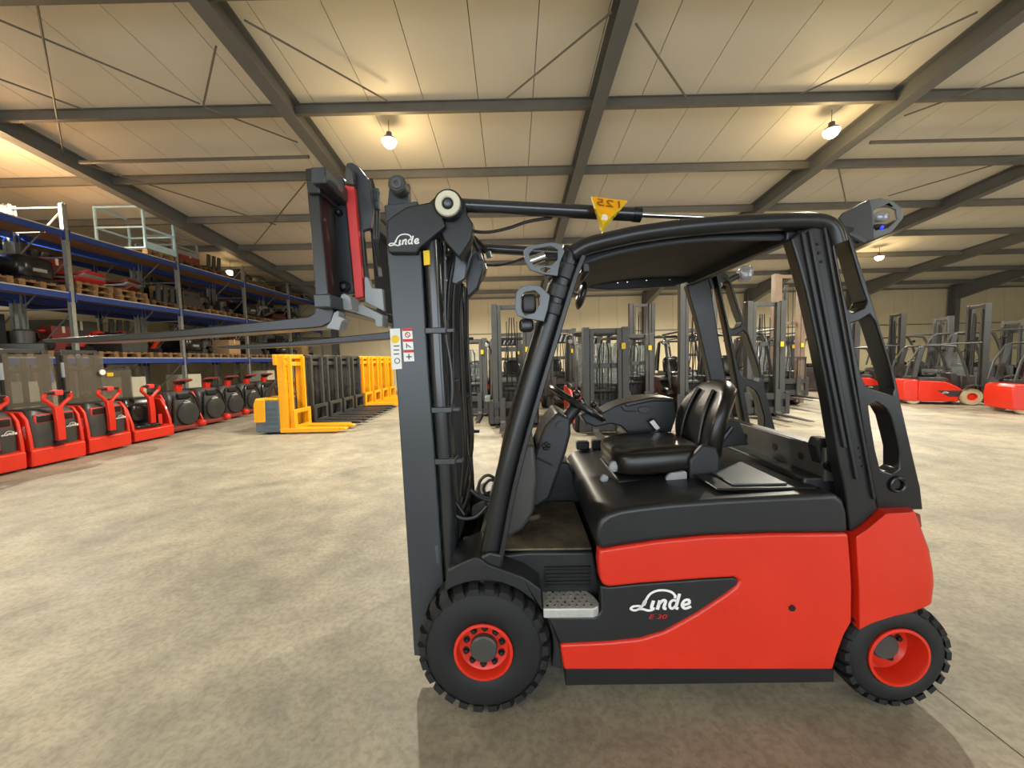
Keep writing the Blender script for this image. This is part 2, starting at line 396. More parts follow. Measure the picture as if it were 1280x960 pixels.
# lamps
LN = {(1, 1): 'distant lamp hidden behind the foreground mast', (2, 1): 'distant lamp hidden behind the overhead guard', (3, 0): 'lamp just outside the right picture edge', (0, 2): 'lamp behind the camera, leftmost', (1, 2): 'lamp behind the camera, second from left', (2, 2): 'lamp behind the camera, third from left', (3, 2): 'lamp behind the camera, rightmost',
      (0, 0): 'warm round high-bay lamp at the left edge above the rack', (1, 0): 'glowing round high-bay lamp above the mast', (2, 0): 'glowing round high-bay lamp beside the right rafter',
      (0, 1): 'small distant round lamp glowing above the rack', (3, 1): 'distant whitish round lamp behind the rear work light'}
glow = bpy.data.materials.new('lamp_glow'); glow.use_nodes = True
_b = glow.node_tree.nodes['Principled BSDF']; _b.inputs['Emission Color'].default_value = (1.0, 0.74, 0.34, 1); _b.inputs['Emission Strength'].default_value = 14
for i, x in enumerate((-10.4, -2.29, 6.35, 14.2)):
    for j, y in enumerate((7.8, 15.0, -6.6)):
        if j == 2 and i in (1, 2): continue
        z = zr(y) - 0.42
        if (i, j) == (0, 1): x_ = -10.7
        else: x_ = x
        root = empty('high_bay_lamp', (x_, y, z))
        tag(root, LN.get((i, j), 'round high-bay lamp hanging from the roof out of sight'), 'lamp', 'high-bay lamps')
        MB().lathe([(0.001, -.13), (.06, -.12), (.11, -.08), (.14, -.02), (.14, .01), (.12, .02), (.001, .02)], (0, 0, 0), 'z', 20).build('globe', glow, root)
        MB().lathe([(.001, .021), (.13, .021), (.12, .05), (.06, .09), (.05, .16), (.001, .17)], (0, 0, 0), 'z', 20).build('housing', M['rafter'], root)
        MB().cyl((0, 0, .16), (0, 0, .40), .006, n=6).build('suspension', M['rod'], root)
        ld = bpy.data.lights.new('lamp_light', 'SPOT'); ld.energy = LAMP_W; ld.color = LAMP_COL; ld.shadow_soft_size = 0.12; ld.spot_size = math.radians(168); ld.spot_blend = 0.5
        lo = bpy.data.objects.new('lamp_light', ld); col.objects.link(lo); lo.parent = root; lo.location = (0, 0, -0.26)
        l2 = bpy.data.lights.new('lamp_glow_light', 'POINT'); l2.energy = LAMP_W * 0.04; l2.color = (1.0, 0.72, 0.36); l2.shadow_soft_size = 0.15
        lo2 = bpy.data.objects.new('lamp_glow_light', l2); col.objects.link(lo2); lo2.parent = root; lo2.location = (0, 0, -0.33)

# ================================================================== the forklift in the foreground
TYAW = math.radians(-1.3); TO = Vector((0, 1.62, 0))
truck = empty('forklift', TO, TYAW)
tag(truck, 'large red and black electric forklift in the foreground with forks raised', 'forklift')
_R = Matrix.Rotation(-TYAW, 3, 'Z')
def t3(px, py, y):
    """point of the truck's own frame on its lengthwise plane y that lies on the sight line of a photo pixel"""
    o = _R @ (Vector((0, 0, CAMH)) - TO); d = _R @ ray(px, py)
    return o + d * ((y - o.y) / d.y)
def t2(pts, y): return [(q.x, q.z) for q in (t3(p[0], p[1], y) for p in pts)]
def tp(pts, y): return [t3(p[0], p[1], p[2] if len(p) > 2 else y) for p in pts]
W = 1.2
def pr(name, mt, pts, y0, y1, bevel=0.004, seg=2, parent=truck, yp=None, label=None, both=False):
    poly = t2(pts, y0 if yp is None else yp)
    o = MB().prism(poly, y0, y1).build(name, mt, parent, bevel, seg, label=label)
    if both: MB().prism(poly, W - y1, W - y0).build(name, mt, parent, bevel, seg)
    return o

# ---- chassis
RED = [(749, 688), (770, 684.5), (820, 677), (880, 671), (960, 668), (1061, 667), (1064, 700), (1066, 735), (1065.5, 778), (1056, 795), (1047, 820), (1042, 838), (705, 838), (700, 806)]
NOTCH = [(700, 806), (760, 803), (800, 799), (830, 790), (870, 768), (905, 745), (921, 733), (925, 726), (918, 722), (880, 724), (800, 730), (762, 734), (754, 732), (750, 724)]
body = pr('side_panel', M['red'], RED + NOTCH[1:] + [(748, 705)], 0.03, 0.10, 0.012, 3, both=True)
pr('battery_case', M['void'], [(752, 690), (1058, 669), (1058, 782), (1040, 836), (712, 836), (704, 800), (752, 770)], 0.09, 1.11, 0.01)
MB().lathe([(.001, 0), (.014, 0), (.014, .004), (.001, .004)], t3(990, 760, 0.029), 'y', 16, -1).build('cap', M['void'], body)
INS = [(750, 732.5)] + list(reversed(NOTCH))[2:] + [(690, 783), (684, 772), (744, 772), (752, 764)]
inset = pr('inset_panel', M['black'], INS, 0.04, 0.10, 0.008, 3, both=True)
pr('under_skirt', M['void'], [(707, 837), (1043, 837), (1043, 853), (707, 857)], 0.06, 1.14)
o0, o1 = t3(788, 762.5, 0.039), t3(864, 760, 0.039)
logo('word_mark', inset, t3(788.5, 765, 0.0385), o1 - o0, (0, 0, 1), (0, -1, 0), (o1 - o0).length / 0.92, M['white'])
tm = text_mesh('model_number', 'E 30', 0.034, M['redprint'], 0.25)
mo = link_mesh('model_number', tm, inset); p_ = t3(810, 773.5, 0.0375); mo.location = p_; mo.rotation_euler = (PI / 2, 0, 0); mo.scale = (1.35, 0.85, 1)

# counterweight with rounded rear corners
CW = [(1063, 667), (1076, 659), (1103, 638.5), (1148, 637), (1153, 646), (1158, 660), (1167, 684), (1172, 712), (1173, 728), (1170, 752), (1150, 760), (1120, 765), (1092, 772), (1078, 776), (1067, 782), (1067, 735), (1065, 700)]
CWI = [0, 0, .15, .9, 1, 1, 1, 1, 1, 1, .9, .5, .2, 0, 0, 0, 0]
base = t2(CW, 0.06); rings = []
prof = [(0.03, .085), (0.034, .06), (0.045, .036), (0.07, .016), (0.11, 0.0), (0.3, -.03), (0.6, -.04)]
prof += [(W - y, d) for y, d in reversed(prof[:-1])]
A_ = sum(base[i][0] * base[(i + 1) % len(base)][1] - base[(i + 1) % len(base)][0] * base[i][1] for i in range(len(base)))
for y, d in prof:
    ring = [(x - d * k, y, z) for (x, z), k in zip(base, CWI)]
    rings.append(ring if A_ > 0 else list(reversed(ring)))
MB().loft(rings).build('counterweight', M['red'], truck, 0.006, 2, smooth=40)
pr('tail_lamp', M['rust'], [(1143, 640), (1151, 643), (1153, 660), (1146, 654)], 0.10, 0.2)

# ---- hood
HOOD = [(748, 688), (744.5, 672), (745.5, 660), (750, 650), (760, 642), (776, 636.5), (800, 633), (840, 628.5), (900, 624), (960, 621), (1010, 618.5), (1046, 617), (1056, 626), (1060.5, 642), (1062, 667), (960, 668), (880, 671), (820, 677), (770, 684.5)]
hood = pr('battery_hood', M['dark'], HOOD, 0.035, 1.165, 0.022, 4)
ht = t3(900, 624, 0.035).z
MB().bb(t3(905, 624, .04).x, t3(1035, 624, .04).x, 0.10, 1.1, ht + .012, ht + .024).build('lid_panel', M['dark'], hood, 0.006)
MB().bb(t3(930, 624, .04).x, t3(1003, 624, .04).x, 0.13, 0.50, ht + .025, ht + .034).build('hood_reflection', M['steel'], hood, 0.006)  # thin paler plate stands in for the reflection on the shiny hood top
MB().torus((t3(930, 624, .04).x, 0.62, ht + .03), .09, .012).build('cable_grommet', M['black'], hood)
xa, xb = t3(748, 650, .04).x, t3(905, 624, .04).x
mbx = MB()
for q in range(3): mbx.bb(xa + .06 + q * .11, xa + .15 + q * .11, 1.09, 1.15, ht - .03, ht + .03 + .008 * (q % 2))
mbx.build('storage_ledge', M['black'], hood, 0.008)

# ---- front end: fender, footwell, step
arc = [(604 + 88 * math.cos(math.radians(a)), 812 - 86 * math.sin(math.radians(a))) for a in (-14, -5, 5, 15, 25, 35, 45, 55, 65, 75, 85, 95, 105, 115, 124)]
FEN = [(703, 838), (699, 806), (690, 783), (684, 771), (678, 762), (676, 737), (655, 722), (630, 713), (610, 706), (600, 698), (592, 697), (574, 705), (559, 714)]
pr('fender', M['black'], list(reversed(FEN)) + arc, 0.035, 0.30, 0.006, 2, both=True)
pr('footwell', M['black'], [(598, 702), (626, 694), (660, 690.5), (742, 690.5), (750, 735), (752, 771), (684, 771), (650, 735), (612, 716)], 0.16, 1.04, 0.012, 3)
fz = t3(690, 690.5, 0.16).z
MB().bb(t3(630, 692, .16).x, t3(741, 692, .16).x, 0.175, 0.78, fz + .001, fz + .012).build('floor_mat', M['mat_floor'], truck, 0.004)
pr('footwell_wall', M['black'], [(640, 634), (737, 634), (731, 618), (722, 600), (711, 577), (690, 580), (668, 600)], 0.80, 1.0, 0.02, 3)
sx0, sx1 = t3(679, 760, 0.03).x, t3(752, 760, 0.03).x; sz = t3(700, 761, 0.03).z
stp = MB()
outl = [(sx0, 0.03), (sx1 - .035, 0.03), (sx1 - .012, 0.045), (sx1 - .002, 0.075), (sx1 - .015, 0.12), (sx1 - .045, 0.165), (sx0, 0.165)]
stp.loft([[(x, y, sz - .045) for x, y in outl], [(x, y, sz) for x, y in outl]])
step = stp.build('step', M['silver'], truck, 0.006, 3)
for r_ in range(5):
    for q in range(7):
        x = sx0 + .02 + q * .033 + (r_ % 2) * .016; y = .05 + r_ * .025
        if x < sx1 - .03 - .008 * r_: MB().lathe([(.0055, 0), (.005, .004), (.001, .005)], (x, y, sz - .0005), 'z', 8).build('stud', M['void'] if (q * 3 + r_) % 7 == 0 else M['chrome'], step)
rib = MB()
for q in range(5): rib.bb(sx0 + .02, sx1 - .03, 0.148 - .003 * (q % 2), 0.17, sz + .03 + q * .018, sz + .04 + q * .018)
rib.bb(sx0 + .015, sx1 - .025, 0.152, 0.17, sz + .02, sz + .125); rib.build('ribbed_kick_plate', M['void'], truck)
# cowl, steering console
pr('front_cowl', M['bggrey'], [(655, 556), (668, 556), (672, 600), (668, 640), (655, 662), (606, 692), (600, 668), (622, 620)], 0.30, 1.0, 0.02, 3)
con = pr('steering_console', M['black'], [(697, 514), (713, 523), (714, 543), (708, 566), (697, 598), (688, 624), (672, 635), (657, 637), (661, 602), (668, 565), (681, 533)], 0.42, 0.78, 0.02, 3)
lv = MB(); c_ = t3(683, 558, 0.41)
for k in range(5):
    a = 2 * PI * k / 5 + .3; lv.ell(c_ + Vector((.014 * math.cos(a), 0, .014 * math.sin(a))), (.011, .012, .011), nu=10, nv=6)
lv.build('star_knob', M['black'], con)
MB().lathe([(.001, 0), (.022, 0), (.026, .006), (.026, .014), (.001, .014)], t3(701, 532, 0.419), 'y', 20, -1).build('pivot_cap', M['black'], con)
pr('console_seam', M['void'], [(665, 568), (690, 580), (690, 583), (664, 571)], 0.418, 0.43, 0, parent=con)
swc = t3(721, 506, 0.60)
Ms = Matrix.Rotation(math.radians(33), 3, 'Y')
col_b = t3(700, 532, 0.60)
MB().cyl(col_b, swc - Vector((0, 0, .01)), .045, .035, 16).build('steering_column', M['black'], truck)
sw = MB().torus(swc + Vector((0, 0, .01)), .175, .017, Ms, 40, 10).build('steering_wheel', M['gloss'], truck)
spk = MB()
for a in (0.5, 2.6, 4.71): spk.cyl(swc + Ms @ Vector((0, 0, 0)), swc + Ms @ Vector((.17 * math.cos(a), .17 * math.sin(a), .01)), .014, .011, 8)
spk.lathe([(.001, -.02), (.04, -.015), (.045, .01), (.03, .03), (.001, .032)], swc, 'z', 20); spk.build('spokes', M['gloss'], sw)
MB().ell(swc + Ms @ Vector((-.06, -.15, .05)), (.022, .022, .026)).build('spinner_knob', M['gloss'], sw)
# side console at the far side
SC = [(725, 518), (733, 516), (744, 520), (757, 514), (768, 508), (782, 503), (815, 497), (842, 498), (846, 520), (838, 545), (826, 549), (802, 551), (790, 547), (776, 533), (764, 530), (745, 534), (732, 529)]
arm = pr('armrest_console', M['black'], SC, 0.84, 1.06, 0.01, 3)
pr('armrest_pad', M['seat'], [(780, 504), (815, 496.5), (842, 497.5), (842, 502), (815, 502), (783, 509)], 0.835, 1.05, 0.008, 3, parent=arm)
pr('console_latch', M['dark'], [(797, 510), (806, 507.5), (813, 509), (814, 515), (806, 517.5), (799, 515)], 0.832, 0.84, 0.003, parent=arm)
pr('panel_seam', M['void'], [(777, 507), (781, 513), (796, 513.5), (796, 514.8), (780, 514.5), (775.5, 508)], 0.838, 0.842, 0, parent=arm)
MB().ell(t3(742, 506, .9), (.02, .02, .024)).cyl(t3(742, 507, .9), t3(752, 516, .9), .012, n=10).build('hydraulic_lever', M['gloss'], arm)
MB().ell(t3(728, 500, .93), (.016, .016, .018)).cyl(t3(728, 501, .93), t3(738, 517, .93), .009, n=10).build('hydraulic_lever', M['gloss'], arm)
bk = pr('belt_buckle', M['black'], [(811, 527), (818, 523), (828, 536), (822, 541)], 0.80, 0.83, 0.004)
pr('belt_label', M['white'], [(812, 527.5), (817, 524.8), (825, 535), (820.5, 537.8)], 0.797, 0.80, 0, parent=bk, label='white label on the belt buckle')
MB().tube(smooth_path(tp([(823, 538), (831, 549), (838, 559), (842, 564)], .81)), .011, 8).build('belt_stalk', M['hose'], bk)

# ---- seat
sb = pr('seat_base', M['black'], [(772, 601), (890, 597), (898, 602), (897, 611), (890, 615), (785, 620), (777, 612)], 0.36, 0.84, 0.012, 3)
pr('suspension', M['void'], [(790, 612), (888, 608), (888, 622), (792, 628)], 0.40, 0.80, 0.01, parent=sb)
cu = MB(); c0 = t3(828, 582, 0.36); cx = c0.x; cz = c0.z
Mc = Matrix.Rotation(math.radians(-4), 3, 'Y')
cu.ell((cx, 0.60, cz + .015), (.245, .255, .075), 0.45, Mc, 32, 14)
cush = cu.build('seat_cushion', M['seat'], truck, smooth=60)
for s in (-1, 1):
    MB().ell((cx + .01, 0.60 + s * .185, cz + .05), (.215, .055, .045), 0.7, Mc, 24, 10).build('side_bolster', M['seat'], cush, smooth=60)
MB().ell((cx - .02, 0.60, cz + .055), (.19, .13, .035), 0.6, Mc, 24, 10).build('seat_insert', M['seat'], cush, smooth=60)
bt, bbm = t3(897, 474, 0.60), t3(868, 566, 0.60)
up_ = (bt - bbm); ln = up_.length; up_.normalize(); tilt = math.atan2(up_.x, up_.z); Mb = Matrix.Rotation(tilt, 3, 'Y')
mid = (bt + bbm) / 2
br = MB(); rings = []
for i in range(13):
    f = i / 12; zz = (f - .5) * ln
    wd = .238 * (.86 + .14 * min(1, f / .3)) * (1 if f < .45 else math.sqrt(max(.05, 1 - ((f - .45) / .585) ** 2.2))); th = .062 * (1 - .2 * f)
    if i in (0, 12): wd *= .8; th *= .45
    bow = -.03 * math.sin(PI * f)
    ring = []
    for k in range(28):
        a = 2 * PI * k / 28; sg = lambda v, e: math.copysign(abs(v) ** e, v)
        x, y = sg(math.cos(a), .6) * th, sg(math.sin(a), .6) * wd
        wing = -.045 * (abs(y) / .245) ** 3
        ring.append(mid + Mb @ Vector((x + bow + wing + .03, 0, zz)) + Vector((0, y, 0)))
    rings.append(ring)
br.loft(rings); back = br.build('backrest', M['seat'], truck, smooth=70)
mbs = MB()
for s in (-1, 1):
    pts = []
    for i in range(11):
        f = .04 + i * .080; wy = .115 * (1 - .35 * f * f)
        pts.append(mid + Mb @ Vector((-.04 - .03 * math.sin(PI * f) + .006 * f, 0, (f - .5) * ln)) + Vector((0, s * wy, 0)))
    mbs.tube(pts, .012, 8)
mbs.build('backrest_piping', M['seat'], back, smooth=70)
pr('seat_bracket', M['black'], [(862, 575), (880, 556), (896, 560), (901, 572), (899, 598), (862, 600)], 0.33, 0.37, 0.012, 3)
pr('recline_lever', M['light'], [(833, 597), (838, 592), (856, 589), (859, 591), (859, 599), (833, 601)], 0.325, 0.345, 0.003)
pr('rear_support', M['black'], [(905, 524), (925, 527), (936, 556), (900, 560), (893, 553)], 0.62, 0.66, 0.006)
MB().tube(tp([(897, 560), (905, 547), (915, 534)], 0.45), .013, 8).build('seat_belt_arm', M['hose'], truck)
MB().ell(t3(767, 583, .42), (.026, .018, .03), .7, Matrix.Rotation(.5, 3, 'Y')).build('seat_lever', M['light'], cush)
MB().ell(t3(755, 598, .42), (.022, .015, .022), .7, Matrix.Rotation(.5, 3, 'Y')).build('seat_lever', M['light'], cush)
MB().cyl(t3(757, 598, .43), t3(775, 600, .47), .008, n=8).build('lever_rod', M['black'], cush)

# ---- overhead guard
P1 = [(989, 298), (1003, 288), (1033, 277), (1039, 300), (1048, 370), (1060, 450), (1072, 520), (1084, 580), (1098, 637), (1077, 657), (1063, 666), (1060, 640), (1056, 610), (1048, 575), (1036, 500), (1022, 430), (1008, 365), (997, 325)]
LEG = [(1033, 277), (1050, 274), (1060, 285), (1067, 302), (1085, 360), (1092, 382), (1112, 445), (1120, 472), (1127, 507), (1142, 572), (1151, 610), (1154, 637), (1098, 638.5), (1092, 610), (1084, 565), (1075, 510), (1066, 450), (1056, 390), (1046, 335), (1039, 300)]
H1 = [(1044, 297), (1050, 290), (1060, 297), (1067, 320), (1077, 355), (1085, 376), (1080, 385), (1066, 391), (1060, 386), (1052, 350), (1046, 315)]
H2 = [(1064, 404), (1074, 401), (1087, 393), (1094, 402), (1111, 455), (1119, 486), (1116, 494), (1100, 489), (1083, 483), (1077, 470), (1070, 440)]
H3 = [(1086, 507), (1095, 502), (1107, 510), (1114, 522), (1120, 545), (1124, 562), (1124, 586), (1115, 592), (1101, 588), (1095, 565), (1089, 530)]
pr('rear_pillar', M['pillar'], P1, 0.06, 0.12, 0.008, 3, both=True)
strip = lambda a, b, wd: [a, (a[0] + wd, a[1] - 1), (b[0] + wd, b[1] - 2), b]
for a, b, wd, nm in (((1002, 291), (1055, 560), 5, 'pillar_ridge'), ((1011, 288), (1070, 600), 5, 'pillar_ridge'), ((1030, 284), (1092, 625), 3.5, 'pillar_ridge')):
    pa = [(a[0] + (b[0] - a[0]) * k / 6 + (4 * math.sin(PI * k / 6) if False else 0), a[1] + (b[1] - a[1]) * k / 6) for k in range(7)]
    pr(nm, M['dark'], pa + [(x + wd, y) for x, y in reversed(pa)], 0.048, 0.065, 0.003)
for p in ((1022, 305), (1024, 316), (1027, 327), (1074, 560), (1076, 572), (1078, 583)): MB().lathe([(.006, 0), (.006, .003), (.001, .003)], t3(p[0], p[1], .059), 'y', 8, -1).build('bolt', M['void'], truck)
legp, hs = t2(LEG, 0.09), [t2(h, 0.09) for h in (H1, H2, H3)]
MB().plate(legp, hs, 0.09, 0.17).build('rear_leg', M['gloss'], truck, 0.008, 3)
MB().plate(legp, hs, W - .17, W - .09).build('rear_leg', M['gloss'], truck, 0.008, 3)
MB().torus(t3(1122, 606, .085), .03, .008, Matrix.Rotation(PI / 2, 3, 'X')).build('grab_recess', M['gloss'], truck)
RAIL = [(715, 318), (728, 310), (745, 304.5), (775, 297.5), (800, 292.5), (850, 285.5), (900, 281), (960, 278), (1010, 277), (1030, 280), (1040, 288), (1046, 305)]
rp = tp(RAIL, 0.075)
MB().tube(smooth_path(rp, 3), .036, 14, 1.05, 1.0, (0, 1, 0)).build('roof_rail', M['pillar'], truck)
MB().tube(smooth_path([Vector((p.x, W - p.y, p.z)) for p in rp], 3), .036, 14, 1.05, 1.0, (0, 1, 0)).build('roof_rail', M['pillar'], truck)
RTOP = [(722, 309), (745, 302), (775, 294.5), (800, 289.5), (850, 282), (900, 277), (960, 274), (1028, 273)]
rt = t2(RTOP, 0.09); poly = rt + [(x, z - .04) for x, z in reversed(rt)]
roof = MB().prism(poly, 0.09, W - .09).build('roof_panel', M['void'], truck, 0.004)
MB().tube(smooth_path(tp([(727, 329), (760, 318), (800, 309), (850, 301.5), (900, 298), (985, 297)], 0.13), 3), .013, 8).build('inner_rail', M['mast'], roof)
MB().prism(t2([(725, 318), (760, 308), (800, 300), (850, 293), (900, 289), (985, 287), (985, 299), (900, 300), (850, 303.5), (800, 311), (760, 320), (728, 331)], .125), .125, .135).build('roof_fascia', M['pillar'], roof, .003)
for q, (xp, w_) in enumerate(((985, .05),)):
    i0 = t3(xp, 300, 0.09); 
    zt = [z for x, z in rt]; xs = [x for x, z in rt]
    import bisect
    j = max(1, min(len(xs) - 1, bisect.bisect(xs, i0.x))); f = (i0.x - xs[j - 1]) / (xs[j] - xs[j - 1]); z0 = zt[j - 1] + f * (zt[j] - zt[j - 1])
    MB().bb(i0.x, i0.x + w_, .10, W - .10, z0 - .075 - (.02 if q == 0 else 0), z0 - .02).build('roof_bar', M['gloss'] if q else M['dark'], roof, 0.008)
i0 = t3(722, 320, .1)
MB().bb(i0.x + .02, i0.x + .06, .12, W - .12, i0.z - .07, i0.z - .02).build('front_crossbar', M['dark'], roof, 0.01)
for p in ((772, 353), (784, 352), (808, 350), (837, 349)): MB().lathe([(.008, 0), (.007, .006), (.001, .007)], t3(p[0], p[1], 1.085), 'y', 10, -1).build('screw_head', M['chrome'], roof)
FAR = MB().prism(t2([(735, 345), (845, 341), (880, 345), (842, 358), (760, 362), (738, 360)], 1.09), 1.09, 1.12).build('far_visor', M['dark'], roof, 0.006)
PIL = [(716, 312), (707, 338), (697, 368), (685, 408), (670, 458), (652, 520), (637, 575), (626, 622), (617, 672), (607, 724)]
for s in (0, 1):
    q = tp(PIL, 0.11)
    if s: q = [Vector((p.x, W - p.y, p.z)) for p in q]
    fp = MB().tube(smooth_path(q, 3), .046, 18, 1.0, 1.05, (0, 1, 0)).build('front_pillar', M['pillar'], truck)
    q2 = tp([(729, 320), (719, 346), (709, 378), (698, 414), (683, 464), (666, 522), (651, 577), (640, 624), (631, 672), (621, 722)], 0.08)
    if s: q2 = [Vector((p.x, W - p.y, p.z)) for p in q2]
    MB().beam(smooth_path(q2, 3), .05, .022, (0, 1, 0)).build('pillar_flange', M['dark'], fp, 0.004)
    for (a, b) in (((709, 332), (703, 350)), ((700, 358), (695, 374)), ((693, 380), (689, 394))):
        qa, qb = t3(a[0], a[1], .11), t3(b[0], b[1], .11)
        if s: qa.y = W - qa.y; qb.y = W - qb.y
        MB().cyl(qa, qb, .054, n=18).build('clamp', M['black'], fp, 0.004)
pr('pillar_foot', M['dark'], [(594, 700), (612, 690), (628, 694), (625, 724), (614, 736), (596, 728)], 0.05, 0.18, 0.01, 3, both=True)
# rear crossbeam between the pillars
bx0 = t3(1040, 590, .16); bz = t3(1028, 580, .22).z
XB = t3(1046, 560, 0.15).x
MB().bb(t3(1030, 624, .04).x, t3(1120, 600, .1).x, 0.16, 1.04, ht - .12, ht + .05).build('rear_deck', M['black'], truck, 0.01)
beam_ = MB().bb(XB - .05, XB + .02, 0.15, 1.05, ht + .03, ht + .19).build('rear_crossbeam', M['bggrey'], truck, 0.008)
for y in (0.30, 0.50, 0.78): MB().lathe([(.018, 0), (.018, .004), (.001, .004)], (XB - .051, y, ht + .115), 'x', 14, -1).build('hole', M['void'], beam_)
pr('rubber_stop', M['void'], [(1022, 558), (1026, 548), (1040, 548), (1046, 575), (1042, 594), (1030, 592)], 0.17, 0.24, 0.01, 3)
MB().lathe([(.001, 0), (.02, 0), (.028, .01), (.028, .03), (.001, .03)], t3(1034, 581, .168), 'y', 18, -1).build('stop_knob', M['gloss'], truck)

# ---- wheels
def wheel(name, c, R, wd, rimr, side, n_lug, n_nut, dish, hubt=.4):
    s = 1 if side == 0 else -1     # side 0: outer face towards -y
    mb = MB()
    prof = [(rimr, .012), (rimr + .012, .002), (rimr + (R - rimr) * .35, .0), (R * .80, .004), (R * .885, .016), (R * .935, .035), (R * .945, wd / 2), (R * .935, wd - .035), (R * .885, wd - .016), (R * .80, wd - .004), (rimr + .012, wd - .002), (rimr, wd - .012)]
    n = 56; o = Vector(c); rings = []
    for r, h in prof:
        rings.append([o + Vector((r * math.cos(2 * PI * k / n), h * s, r * math.sin(2 * PI * k / n))) for k in range(n)])
    mb.loft(rings, caps=False)
    for k in range(n_lug):
        for part in (0, 1):
            a = 2 * PI * (k + .5 * part) / n_lug; da = 2 * PI / n_lug * .34
            ya, yb = (.006, wd * .46) if part == 0 else (wd * .54, wd - .006)
            ys = [ya, ya + .025, yb] if part == 0 else [ya, yb - .025, yb]
            rr = [(R * .865, R * .955), (R * .92, R * 1.0), (R * .93, R)] if part == 0 else [(R * .93, R), (R * .92, R), (R * .865, R * .955)]
            sk = .05
            rg = []
            for yy, (ri, ro), q in zip(ys, rr, (0, .3, 1)):
                aa = a + sk * q * (1 if part == 0 else -1)
                rg.append([o + Vector((r_ * math.cos(t), yy * s, r_ * math.sin(t))) for r_, t in ((ri, aa - da), (ro, aa - da * .85), (ro, aa + da * .85), (ri, aa + da))])
            mb.loft(rg)
    ty = mb.build(name, M['rubber'], truck, smooth=40)
    rp_ = [(rimr + .004, .006), (rimr + .004, -.002), (rimr - .008, -.004), (rimr - .013, .006), (rimr - .018, dish * .8), (rimr * .72, dish), (rimr * .40, dish * .92), (.001, dish * .92)]
    MB().lathe(rp_, c, 'y', 40, s).build('rim', M['red'], ty)
    MB().lathe([(rimr * .48, dish * .95), (rimr * .48, dish * hubt), (rimr * .42, dish * (hubt - .12)), (.001, dish * (hubt - .12))], c, 'y', 28, s).build('hub_cap', M['bggrey'], ty)
    nm = None
    for k in range(n_nut):
        a = 2 * PI * k / n_nut + .25; rr = rimr * .66
        p = o + Vector((rr * math.cos(a), s * (dish * .96), rr * math.sin(a)))
        MB().lathe([(.0165, .004), (.0165, -.002), (.011, -.003), (.010, -.014), (.004, -.018), (.001, -.018)], p, 'y', 10, s).build('wheel_nut', M['void'], ty)
    return ty
fc = t3(604, 812.5, 0.0); fc.z = 0.302
rc = t3(1124, 834, 0.03); rc.z = 0.243
wheel('front_wheel', (fc.x, 0.0, .302), .302, .20, .128, 0, 26, 10, .045)
wheel('front_wheel', (fc.x, W, .302), .302, .20, .128, 1, 26, 10, .045)
wheel('rear_wheel', (rc.x, 0.03, .243), .243, .17, .130, 0, 24, 5, .10, .72)
wheel('rear_wheel', (rc.x, W - .03, .243), .243, .17, .130, 1, 24, 5, .10, .72)
MB().cyl((fc.x, .12, .302), (fc.x, W - .12, .302), .07).bb(fc.x - .1, fc.x + .3, .25, .95, .16, .5).build('drive_axle', M['void'], truck)
MB().cyl((rc.x, .12, .243), (rc.x, W - .12, .243), .05).bb(rc.x - .08, rc.x + .08, .25, .95, .18, .45).build('steer_axle', M['void'], truck)

# ---- mast
RAILP = [(480, 256), (522, 251), (527, 330), (535.5, 470), (542.5, 560), (548, 640), (555, 735), (561, 822), (517.5, 820), (497, 500)]
for y0, y1 in ((0.20, 0.29), (W - .29, W - .20)):
    pp = t2(RAILP, 0.20)
    ra = MB().prism(pp, y0, y1).build('mast_rail', M['mast'], truck, 0.006, 2)
ti = t2([(524, 258), (552, 258), (560, 470), (575, 740), (556, 740), (537, 470)], 0.3)
for y0, y1 in ((0.31, 0.37), (W - .37, W - .31)): MB().prism(ti, y0, y1).build('inner_mast_rail', M['dark'], truck, 0.005)
for (a, b) in (((528, 265), (550, 290)), ((548, 690), (570, 730)), ((538, 480), (556, 500))):
    q0, q1 = t3(a[0], a[1], .3), t3(b[0], b[1], .3)
    MB().bb(q0.x, q1.x, .29, W - .29, q1.z, q0.z).build('mast_crossmember', M['dark'], truck, 0.005)
def both_y(f):
    for s in (0, 1): f((lambda p: p) if s == 0 else (lambda p: Vector((p.x, W - p.y, p.z))))
def _lift(mir):
    L = [mir(t3(x, y, .245)) for x, y in ((540, 300), (549, 470), (556, 570), (566, 735))]
    cy = MB().tube(L, .042, 20).build('lift_cylinder', M['cylinder'], truck)
    for a in ((547, 414), (554.5, 511), (558.5, 574)):
        c = mir(t3(a[0], a[1], .245))
        MB().box(c, (.10, .10, .028)).box(c + Vector((.06, -.02 if mir(Vector((0, 0, 0))).y == 0 else .02, 0)), (.05, .03, .02)).build('pipe_clamp', M['mast'], cy, 0.004)
    MB().tube(smooth_path([mir(t3(x, y, .26)) for x, y in ((556, 325), (556, 370), (557, 418), (563, 455), (565, 490), (562, 520))]), .007, 8).build('hydraulic_pipe', M['steel'], cy)
both_y(_lift)
cover = pr('mast_head_cover', M['dark'], [(483, 276), (490, 270), (508, 258), (541, 251.5), (550, 262), (554, 272), (557, 283), (523, 311), (521, 316.5), (487, 316.5), (484, 313)], 0.165, 0.30, 0.01, 3, both=True)
l0, l1 = t3(486, 307, .165), t3(524, 304, .165)
logo('word_mark', cover, t3(486.5, 308.5, .1635), l1 - l0, (0, 0, 1), (0, -1, 0), (l1 - l0).length / 0.92, M['white'])
pr('tilt_arm', M['dark'], [(535, 254), (548, 241), (565, 238), (580, 249), (584, 268), (592, 280), (588, 300), (574, 322), (556, 302), (549, 287)], 0.20, 0.29, 0.008, 3, both=True)
